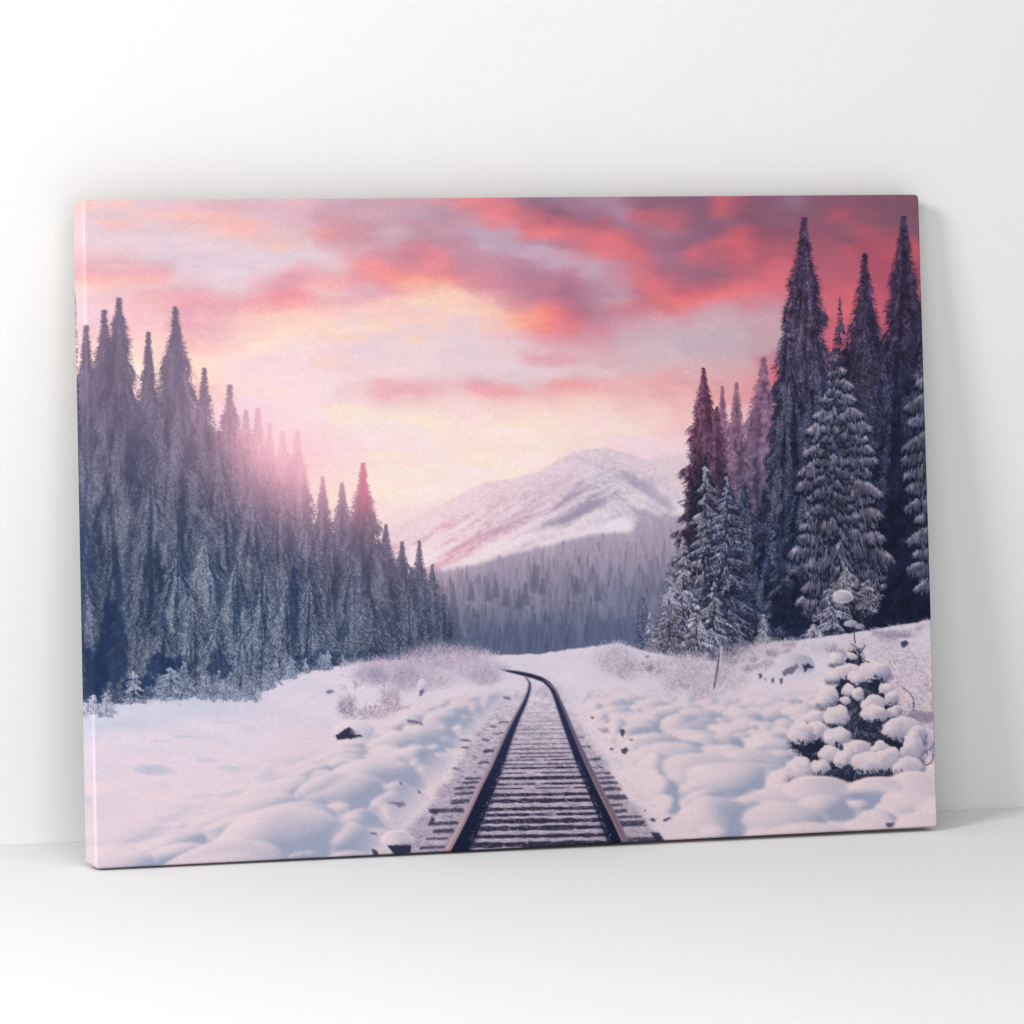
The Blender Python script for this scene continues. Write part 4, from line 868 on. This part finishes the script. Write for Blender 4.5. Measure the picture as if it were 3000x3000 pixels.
def young_fir():
    p = lambda L: [c4(*q) for q in L]
    body = p([(1150, 10), (1100, 90), (1090, 160), (1040, 250), (1030, 330), (1000, 450), (960, 590), (860, 700), (700, 770), (680, 800), (740, 860), (820, 930), (830, 1010), (950, 1050), (1100, 1075), (1250, 1055), (1580, 1055), (1640, 900), (1600, 800), (1520, 600), (1440, 450), (1400, 330), (1380, 240), (1250, 100), (1210, 10)])
    poly(body, (36, 41, 64), 1, 9, 13, 8, 1)
    conifer(2512, 1900, 2280, 128, (36, 41, 64), (74, 78, 102), (176, 168, 184), p=.85, droop=.35, frost=.34, seed=88, ragged=.4, needle=.8, fill=.8)
    # needles: short dark sprays at the rim and dim blue ones within
    r = np.random.RandomState(31); n = 1500
    bx = np.array([q[0] for q in body]); by = np.array([q[1] for q in body])
    x = r.uniform(2330, 2680, n); y = r.uniform(1910, 2290, n)
    k = poly_mask(body, x, y) > 0; x, y = x[k], y[k]; n = len(x)
    strokes(x, y, x + r.randn(n) * 6, y + r.uniform(-2, 9, n), jit((66, 70, 96), n, 14), 9, r.randn(n) * .1)
    n = 420; t = r.rand(n) * len(body); i = t.astype(int) % len(body); j = (i + 1) % len(body); f = t - t.astype(int)
    x = bx[i] + (bx[j] - bx[i]) * f; y = by[i] + (by[j] - by[i]) * f; dx = x - 2515; dy = (y - 2110) * .5
    L = np.hypot(dx, dy) + 1
    strokes(x, y, x + dx / L * 9 + r.randn(n) * 4, y + dy / L * 9 + 4 + r.randn(n) * 4, jit((52, 50, 72), n, 14), 10, r.randn(n) * .1)
    for (a, b) in ((660, 775), (690, 800), (720, 830), (700, 765), (640, 795), (740, 850), (800, 880)):
        q = c4(a + 60, b + 5); m = 16
        strokes(np.full(m, q[0]), np.full(m, q[1]), q[0] - r.uniform(6, 34, m), q[1] + r.randn(m) * 7 - 2, jit((58, 52, 74), m, 12), 30, r.randn(m) * .1)
    # pads of snow on the boughs: each has a lit crown, a blue underside and a ragged lower hem
    li, sh = np.array((224, 205, 211), f32), np.array((112, 118, 148), f32)
    blobs = ((1010, 90, 60, 56), (1150, 70, 40, 34), (1130, 195, 120, 70), (1000, 225, 80, 60), (1190, 235, 60, 60), (1330, 190, 120, 90), (1120, 345, 70, 55), (1195, 365, 42, 62), (1090, 430, 50, 36), (1420, 330, 60, 60), (950, 400, 100, 90), (1320, 445, 120, 66), (1470, 400, 50, 60), (1330, 530, 118, 76), (860, 560, 100, 56), (1030, 550, 105, 88), (1500, 520, 70, 60), (740, 690, 90, 100), (865, 675, 110, 92), (1035, 722, 102, 90), (1560, 660, 150, 104), (1680, 700, 70, 80), (1190, 815, 116, 78), (1370, 800, 70, 50), (970, 865, 90, 80), (1085, 890, 84, 76), (1640, 830, 96, 150), (890, 965, 74, 66), (1340, 925, 180, 104), (1455, 895, 94, 98), (1610, 970, 110, 92), (720, 985, 100, 110), (1540, 990, 66, 70))
    sl = box(2270, 1890, 2740, 2320); x, y = GX[sl], GY[sl]
    n1 = fbm(x / 22, y / 22, 401, 5); n2 = fbm(x / 22, y / 22, 407, 5); n3 = fbm(x / 7, y / 7, 411, 3)
    for (a, b, rx, ry) in sorted(blobs, key=lambda t: t[1] + t[3]):
        q = c4(a, b); k1 = rs.uniform(.9, 1.15)
        u = (x - q[0] + 22 * n1) / (rx * .385 * k1); v = (y - q[1] + 18 * n2) / (ry * .385)
        hem = .58 + 1.5 * n3 + .25 * np.sin(u * 5 + a)
        h = np.sqrt(u * u + np.where(v > 0, v / .92, v) ** 2)
        al = sm(1.02, .90, h) * sm(hem + .34, hem - .04, v - .10)
        under = sm(1.25, .55, np.sqrt(u * u + (v - .35) ** 2)) * .55                # shade the pad throws on the needles below
        img[sl] += (np.array([34, 39, 62], f32) - img[sl]) * (under * (1 - al) * sm(.1, .5, v))[..., None] * .9
        tone = np.clip(.27 + .50 * v + .32 * u + .5 * n2 * .6 + .12 * sm(.75, 1.0, h) * (u + v > .1) + (.14 if a > 1480 else 0), 0, 1)[..., None]
        c = li * (1 - tone) + sh * tone
        img[sl] += (c - img[sl]) * (al * .97)[..., None]
        m = int(rx * .20); xx = q[0] + r.uniform(-.9, .9, m) * rx * .36; yy = q[1] + ry * .362 * r.uniform(.45, .8, m)
        strokes(xx, yy, xx + r.randn(m) * 5, yy + r.uniform(4, 13, m), jit((50, 52, 76), m, 12), 12, r.randn(m) * .15)
    m = 60; xx = c4(1290, 0)[0] + r.rand(m) * 100; yy = np.full(m, c4(0, 1040)[1]) - 4 * r.rand(m)
    strokes(xx, yy, xx + r.randn(m) * 4, yy - r.uniform(6, 26, m), jit((60, 56, 80), m, 12), 20, 0)
    # the mound in front of its foot
    lump(*c4(860, 1130), 110, 40, .55); lump(*c4(1640, 1120), 90, 50, .35); lump(*c4(1350, 1120), 90, 32, .35)
    stone(p([(1420, 1415), (1470, 1402), (1500, 1410), (1470, 1445), (1430, 1440)]), (92, 84, 106))
    lump(*c4(1760, 1430), 110, 50, .22)
    # leafless crown of the sapling
    strokes([c4(1200, 0)[0]] * 3, [c4(0, 30)[1]] * 3, [c4(1290, 0)[0], c4(1250, 0)[0], c4(1140, 0)[0]], [c4(0, 110)[1], c4(0, -30)[1], c4(0, -40)[1]], (66, 58, 80), 50, .15, 1)
    for k in range(7):
        strokes([c4(1170, 0)[0]], [c4(0, 20)[1]], [c4(1170 + 90 * (rs.rand() - .5) * 2, 0)[0]], [c4(0, -60 * rs.rand() - 20)[1]], (150, 136, 150), 40, rs.randn() * .2)
bushes(); young_fir()

# ------------------------------------------------------------------ finish: grade, ink grain, soft print
g = fbm(GX / 2.1, GY / 2.1, 301, 2)
img *= (1 + .07 * g)[..., None]
img += blur(img - img, 1) if False else 0
np.clip(img, 0, 255, out=img)
q_ = img / 255.; img = 255 * (q_ + .10 * (q_ - .58) * np.sin(np.pi * q_)).clip(0, 1).astype(f32)
PIC = blur(img, 1)
PIC = PIC * .35 + img * .65
# ------------------------------------------------------------------ the place
import bpy, math
from mathutils import Matrix, Vector
scene = bpy.context.scene
COL = scene.collection
S = 0.6                                             # canvas height in metres

# camera: position, axes and focal length
CP = np.array([-4.790019382318836, -12.344290428517319, 2.326925495246816])
yaw, pitch, roll, FL = 0.42321834908149114, -0.1343116345303143, 0.039631080040322834, 8.566834
fw = np.array([math.sin(yaw) * math.cos(pitch), math.cos(yaw) * math.cos(pitch), math.sin(pitch)])
r0 = np.array([math.cos(yaw), -math.sin(yaw), 0]); u0 = np.cross(r0, fw)
RT = r0 * math.cos(roll) + u0 * math.sin(roll); UP = -r0 * math.sin(roll) + u0 * math.cos(roll)

# canvas frame: origin at the lower left front corner, X along, U up the leaning face, B backwards
CW, CY0, CYAW, LEAN, CT = 1.4448352465998908, -0.24236345620929953, 0.04398652439590649, 0.1379158125134201, 0.0366
AX = np.array([math.cos(CYAW), math.sin(CYAW), 0]); AD = np.array([-math.sin(CYAW), math.cos(CYAW), 0])
AU = np.array([0, 0, math.cos(LEAN)]) + AD * math.sin(LEAN); AB = np.array([0, 0, -math.sin(LEAN)]) + AD * math.cos(LEAN)
ORG = np.array([0, CY0, CT * math.sin(LEAN)])

def put(name, co, faces, mat, parent=None, smooth=False, cols=None):
    me = bpy.data.meshes.new(name)
    co = np.asarray(co, f32); faces = np.asarray(faces, np.int32)
    me.vertices.add(len(co)); me.vertices.foreach_set('co', co.ravel())
    k = faces.shape[1]
    me.loops.add(faces.size); me.loops.foreach_set('vertex_index', faces.ravel())
    me.polygons.add(len(faces)); me.polygons.foreach_set('loop_start', np.arange(0, faces.size, k, dtype=np.int32))
    me.polygons.foreach_set('loop_total', np.full(len(faces), k, np.int32))
    me.polygons.foreach_set('use_smooth', np.full(len(faces), bool(smooth)))
    if cols is not None:
        at = me.color_attributes.new('print', 'FLOAT_COLOR', 'POINT')
        at.data.foreach_set('color', np.concatenate([cols, np.ones((len(cols), 1))], 1).astype(f32).ravel())
    me.update(calc_edges=True)
    me.materials.append(mat)
    o = bpy.data.objects.new(name, me); COL.objects.link(o)
    if parent: o.parent = parent
    return o

def box_mesh(lo, hi):
    x, y, z = zip(lo, hi)
    v = [(x[i], y[j], z[k]) for k in (0, 1) for j in (0, 1) for i in (0, 1)]
    return np.array(v, float), [(0, 2, 3, 1), (4, 5, 7, 6), (0, 1, 5, 4), (2, 6, 7, 3), (0, 4, 6, 2), (1, 3, 7, 5)]

def material(name):
    m = bpy.data.materials.new(name); m.use_nodes = True
    nt = m.node_tree; b = nt.nodes['Principled BSDF']
    return m, nt, b

def plaster(name, base, grain, scale, bump):
    """matt white paint with a fine grain"""
    m, nt, b = material(name)
    tc = nt.nodes.new('ShaderNodeTexCoord')
    n = nt.nodes.new('ShaderNodeTexNoise'); n.inputs['Scale'].default_value = scale; n.inputs['Detail'].default_value = 3
    n2 = nt.nodes.new('ShaderNodeTexNoise'); n2.inputs['Scale'].default_value = 3.1; n2.inputs['Detail'].default_value = 4
    nt.links.new(tc.outputs['Object'], n.inputs['Vector']); nt.links.new(tc.outputs['Object'], n2.inputs['Vector'])
    ad = nt.nodes.new('ShaderNodeMath'); ad.operation = 'MULTIPLY_ADD'; ad.inputs[1].default_value = .08
    nt.links.new(n2.outputs['Fac'], ad.inputs[0]); nt.links.new(n.outputs['Fac'], ad.inputs[2])
    rp = nt.nodes.new('ShaderNodeMapRange'); rp.inputs['From Min'].default_value = .25; rp.inputs['From Max'].default_value = .85
    rp.inputs['To Min'].default_value = base - grain; rp.inputs['To Max'].default_value = base + grain
    nt.links.new(ad.outputs[0], rp.inputs['Value'])
    cb = nt.nodes.new('ShaderNodeCombineColor')
    for i in range(3): nt.links.new(rp.outputs['Result'], cb.inputs[i])
    nt.links.new(cb.outputs[0], b.inputs['Base Color'])
    bp = nt.nodes.new('ShaderNodeBump'); bp.inputs['Strength'].default_value = bump; bp.inputs['Distance'].default_value = .001
    nt.links.new(n.outputs['Fac'], bp.inputs['Height']); nt.links.new(bp.outputs['Normal'], b.inputs['Normal'])
    b.inputs['Roughness'].default_value = .85; b.inputs['Specular IOR Level'].default_value = .15
    return m

WALL_BASE, FLOOR_BASE = .68, .70
v, f = box_mesh((-7, 0, -.1), (7, .12, 5)); wall = put('wall', v, f, plaster('white_wall_paint', WALL_BASE, .055, 620, .03)); wall['kind'] = 'structure'
v, f = box_mesh((-7, -9, -.1), (7, -.0005, 0)); floor = put('floor', v, f, plaster('white_floor_paint', FLOOR_BASE, .055, 620, .03)); floor['kind'] = 'structure'

# ------------------------------------------------------------------ canvas print
def canvas_mat(name):
    m, nt, b = material(name)
    at = nt.nodes.new('ShaderNodeAttribute'); at.attribute_name = 'print'
    tc = nt.nodes.new('ShaderNodeTexCoord')
    # woven threads: noise drawn out along the weft and along the warp
    ns = []
    for sc in ((260, 260, 1900), (1900, 1900, 260)):
        mp = nt.nodes.new('ShaderNodeMapping'); mp.inputs['Scale'].default_value = sc
        n = nt.nodes.new('ShaderNodeTexNoise'); n.inputs['Scale'].default_value = 1; n.inputs['Detail'].default_value = 1
        nt.links.new(tc.outputs['Object'], mp.inputs['Vector']); nt.links.new(mp.outputs['Vector'], n.inputs['Vector']); ns.append(n)
    ad = nt.nodes.new('ShaderNodeMath'); ad.operation = 'ADD'; nt.links.new(ns[0].outputs['Fac'], ad.inputs[0]); nt.links.new(ns[1].outputs['Fac'], ad.inputs[1])
    mr = nt.nodes.new('ShaderNodeMapRange'); mr.inputs['From Min'].default_value = .6; mr.inputs['From Max'].default_value = 1.4; mr.inputs['To Min'].default_value = .92; mr.inputs['To Max'].default_value = 1.08
    nt.links.new(ad.outputs[0], mr.inputs['Value'])
    ml = nt.nodes.new('ShaderNodeVectorMath'); ml.operation = 'SCALE'; nt.links.new(at.outputs['Color'], ml.inputs[0]); nt.links.new(mr.outputs['Result'], ml.inputs['Scale'])
    nt.links.new(ml.outputs[0], b.inputs['Base Color'])
    bp = nt.nodes.new('ShaderNodeBump'); bp.inputs['Strength'].default_value = .05; bp.inputs['Distance'].default_value = .0003
    nt.links.new(ad.outputs[0], bp.inputs['Height']); nt.links.new(bp.outputs['Normal'], b.inputs['Normal'])
    b.inputs['Roughness'].default_value = .8; b.inputs['Specular IOR Level'].default_value = .08
    return m

LC = 1.29                                           # irradiance the print was balanced for
def sheet_pos(u, v, d):
    """canvas-local (along, up, back) to metres in the world"""
    return (ORG + u[..., None] * AX + v[..., None] * AU + d[..., None] * AB) * S

QC = dict(TL=(.0023, 1.0043), TR=(1.4401, 1.0005), BL=(-.0016, -.0012), BR=(1.4496, .0030))
def quad(s, t):
    """s left to right, t top to bottom"""
    s = s[..., None]; t = t[..., None]
    q = {k: np.array(a) for k, a in QC.items()}
    p = (q['TL'] * (1 - s) + q['TR'] * s) * (1 - t) + (q['BL'] * (1 - s) + q['BR'] * s) * t
    return p[..., 0], p[..., 1]

def layout(P):
    """where a point of the sheet lies in the motif's 3000-unit layout"""
    d = P / S - CP; z = d @ fw
    return 1500 + 3000 * FL * (d @ RT) / z, 1500 - 3000 * FL * (d @ UP) / z

def sample(px, py):
    x = np.clip(px - X0 - .5, 0, PW - 2.01); y = np.clip(py - Y0 - .5, 0, PH - 2.01)
    xi = x.astype(int); yi = y.astype(int); fx = (x - xi)[..., None]; fy = (y - yi)[..., None]
    c = (PIC[yi, xi] * (1 - fx) + PIC[yi, xi + 1] * fx) * (1 - fy) + (PIC[yi + 1, xi] * (1 - fx) + PIC[yi + 1, xi + 1] * fx) * fy
    c = np.clip(c / 255., 0, 1)
    lin = np.where(c <= .04045, c / 12.92, ((c + .055) / 1.055) ** 2.4)
    return np.clip(lin / LC, 0, .95)

RC, RB = .0062, .0036                               # corner radius, edge rounding (canvas heights)
def build_canvas():
    root = bpy.data.objects.new('canvas_print', None); COL.objects.link(root)
    base = ORG * S; base[2] = 0; base = base + AX * S * .72
    root.location = base
    root['label'] = 'stretched canvas print of a snowy railway at sunset leaning on the white wall'
    root['category'] = 'canvas print'
    mat = canvas_mat('printed_canvas')
    NU, NV = 1360, 960
    ss = np.linspace(0, 1, NU); tt = np.linspace(0, 1, NV)
    Sg, Tg = np.meshgrid(ss, tt)
    dt = np.minimum(Tg, 1 - Tg)                     # distance to upper / lower edge, canvas heights
    k = np.clip(RC - dt, 0, RC)
    inset = (RC - np.sqrt(np.maximum(RC ** 2 - k ** 2, 0))) / CW
    Sx = inset + Sg * (1 - 2 * inset)
    u, v = quad(Sx, Tg)
    ds = np.minimum(Sg, 1 - Sg) * CW
    # rounded-rectangle border distance
    a = np.minimum(np.minimum(Sx, 1 - Sx) * CW, 9); b = dt
    inner = np.minimum(a, b)
    cor = (a < RC) & (b < RC)
    dist = np.where(cor, RC - np.hypot(RC - a, RC - b), inner); dist = np.clip(dist, 0, None)
    q = np.clip(RB - dist, 0, RB)
    dep = RB - np.sqrt(np.maximum(RB ** 2 - q ** 2, 0))
    P = sheet_pos(u, v, dep)
    px, py = layout(P)
    cols = sample(px, py)
    idx = np.arange(NU * NV).reshape(NV, NU)
    F = np.stack([idx[:-1, :-1], idx[1:, :-1], idx[1:, 1:], idx[:-1, 1:]], -1).reshape(-1, 4)
    put('canvas_front', P.reshape(-1, 3) - base, F, mat, root, True, cols.reshape(-1, 3))
    # wrapped edge: the outline carried back to the depth of the bars
    ring = np.concatenate([idx[0, :], idx[1:, -1], idx[-1, -2::-1], idx[-2:0:-1, 0]])
    ru, rv = u.ravel()[ring], v.ravel()[ring]
    depth = np.linspace(RB, CT, 30)
    cu, cv = .722, .5
    PP, CC = [], []
    for d in depth:
        g = (d - RB) / (CT - RB)
        uu = ru + (cu - ru) * 0; vv = rv + (cv - rv) * .010 * g * np.clip((1.0 - ru) * 1.2, 0, 1)
        p = sheet_pos(uu, vv, np.full(len(ring), d)); PP.append(p)
        # the motif runs on over the left edge; the other three edges carry its mirrored margin
        lx, ly = layout(p)
        mu = np.clip(ru, d, CW - d); mv = np.clip(rv, d, 1 - d)
        mx_, my_ = layout(sheet_pos(mu, mv, np.zeros(len(ring))))
        left = ru < .02
        CC.append(sample(np.where(left, lx, mx_), np.where(left, ly, my_)))
    n = len(ring); id2 = np.arange(n * len(depth)).reshape(len(depth), n)
    A, B = id2[:-1], id2[1:]
    F2 = np.stack([A, np.roll(A, -1, 1), np.roll(B, -1, 1), B], -1).reshape(-1, 4)
    put('canvas_edge', np.concatenate(PP) - base, F2, mat, root, True, np.concatenate(CC))
    # pine stretcher bars behind the cloth
    wood, nt, bs = material('pine_wood')
    tc = nt.nodes.new('ShaderNodeTexCoord'); wv = nt.nodes.new('ShaderNodeTexWave'); wv.inputs['Scale'].default_value = 14; wv.inputs['Distortion'].default_value = 6
    nt.links.new(tc.outputs['Object'], wv.inputs['Vector'])
    mr = nt.nodes.new('ShaderNodeMix'); mr.data_type = 'RGBA'; mr.inputs['A'].default_value = (.46, .30, .16, 1); mr.inputs['B'].default_value = (.56, .39, .22, 1)
    nt.links.new(wv.outputs['Fac'], mr.inputs['Factor']); nt.links.new(mr.outputs['Result'], bs.inputs['Base Color']); bs.inputs['Roughness'].default_value = .7
    bw = .06; e = .010
    for lo, hi in (((e, e), (CW - e, bw)), ((e, 1 - bw), (CW - e, 1 - e)), ((e, bw), (bw, 1 - bw)), ((CW - bw, bw), (CW - e, 1 - bw))):
        vv, ff = box_mesh((lo[0], lo[1], .008), (hi[0], hi[1], CT - .0015))
        put('stretcher_bar', sheet_pos(vv[:, 0], vv[:, 1], vv[:, 2]) - base, ff, wood, root)
    return root
build_canvas()

# ------------------------------------------------------------------ lamps, world, camera
def area(name, loc, aim, size, power, col=(1, 1, 1), size_y=None):
    L = bpy.data.lights.new(name, 'AREA'); L.energy = power; L.size = size; L.color = col
    if size_y: L.shape = 'RECTANGLE'; L.size_y = size_y
    o = bpy.data.objects.new(name, L); COL.objects.link(o); o.location = loc
    o.rotation_euler = (Vector(aim) - Vector(loc)).to_track_quat('-Z', 'Y').to_euler()
    return o
KEY, FILL, TOP = 186, 188, 50
area('key_softbox', (-3.4, -2.35, 2.45), (.45, -.1, .4), 1.2, KEY)
area('fill_softbox', (-1.6, -5.4, 1.9), (.4, -.2, .5), 4, FILL)
area('overhead_fill', (.5, -1.6, 4.2), (.5, -1.2, 0), 2.6, TOP)  # unseen lamp, added to brighten the floor evenly

w = bpy.data.worlds.new('World'); scene.world = w; w.use_nodes = True
w.node_tree.nodes['Background'].inputs['Color'].default_value = (1, 1, 1, 1)
w.node_tree.nodes['Background'].inputs['Strength'].default_value = .08

cam = bpy.data.cameras.new('camera'); co = bpy.data.objects.new('camera', cam); COL.objects.link(co)
cam.sensor_width = 36; cam.sensor_fit = 'HORIZONTAL'; cam.lens = 36 * FL; cam.clip_start = .1; cam.clip_end = 200
M = Matrix(((RT[0], UP[0], -fw[0], CP[0] * S), (RT[1], UP[1], -fw[1], CP[1] * S), (RT[2], UP[2], -fw[2], CP[2] * S), (0, 0, 0, 1)))
co.matrix_world = M
scene.camera = co
scene.view_settings.view_transform = 'Standard'; scene.view_settings.look = 'None'
scene.view_settings.exposure = 0; scene.view_settings.gamma = 1; scene.view_settings.use_curve_mapping = False
scene.cycles.use_denoising = True
scene.cycles.denoiser = 'OPENIMAGEDENOISE'
scene.cycles.denoising_input_passes = 'RGB_ALBEDO_NORMAL'
scene.cycles.denoising_prefilter = 'ACCURATE'
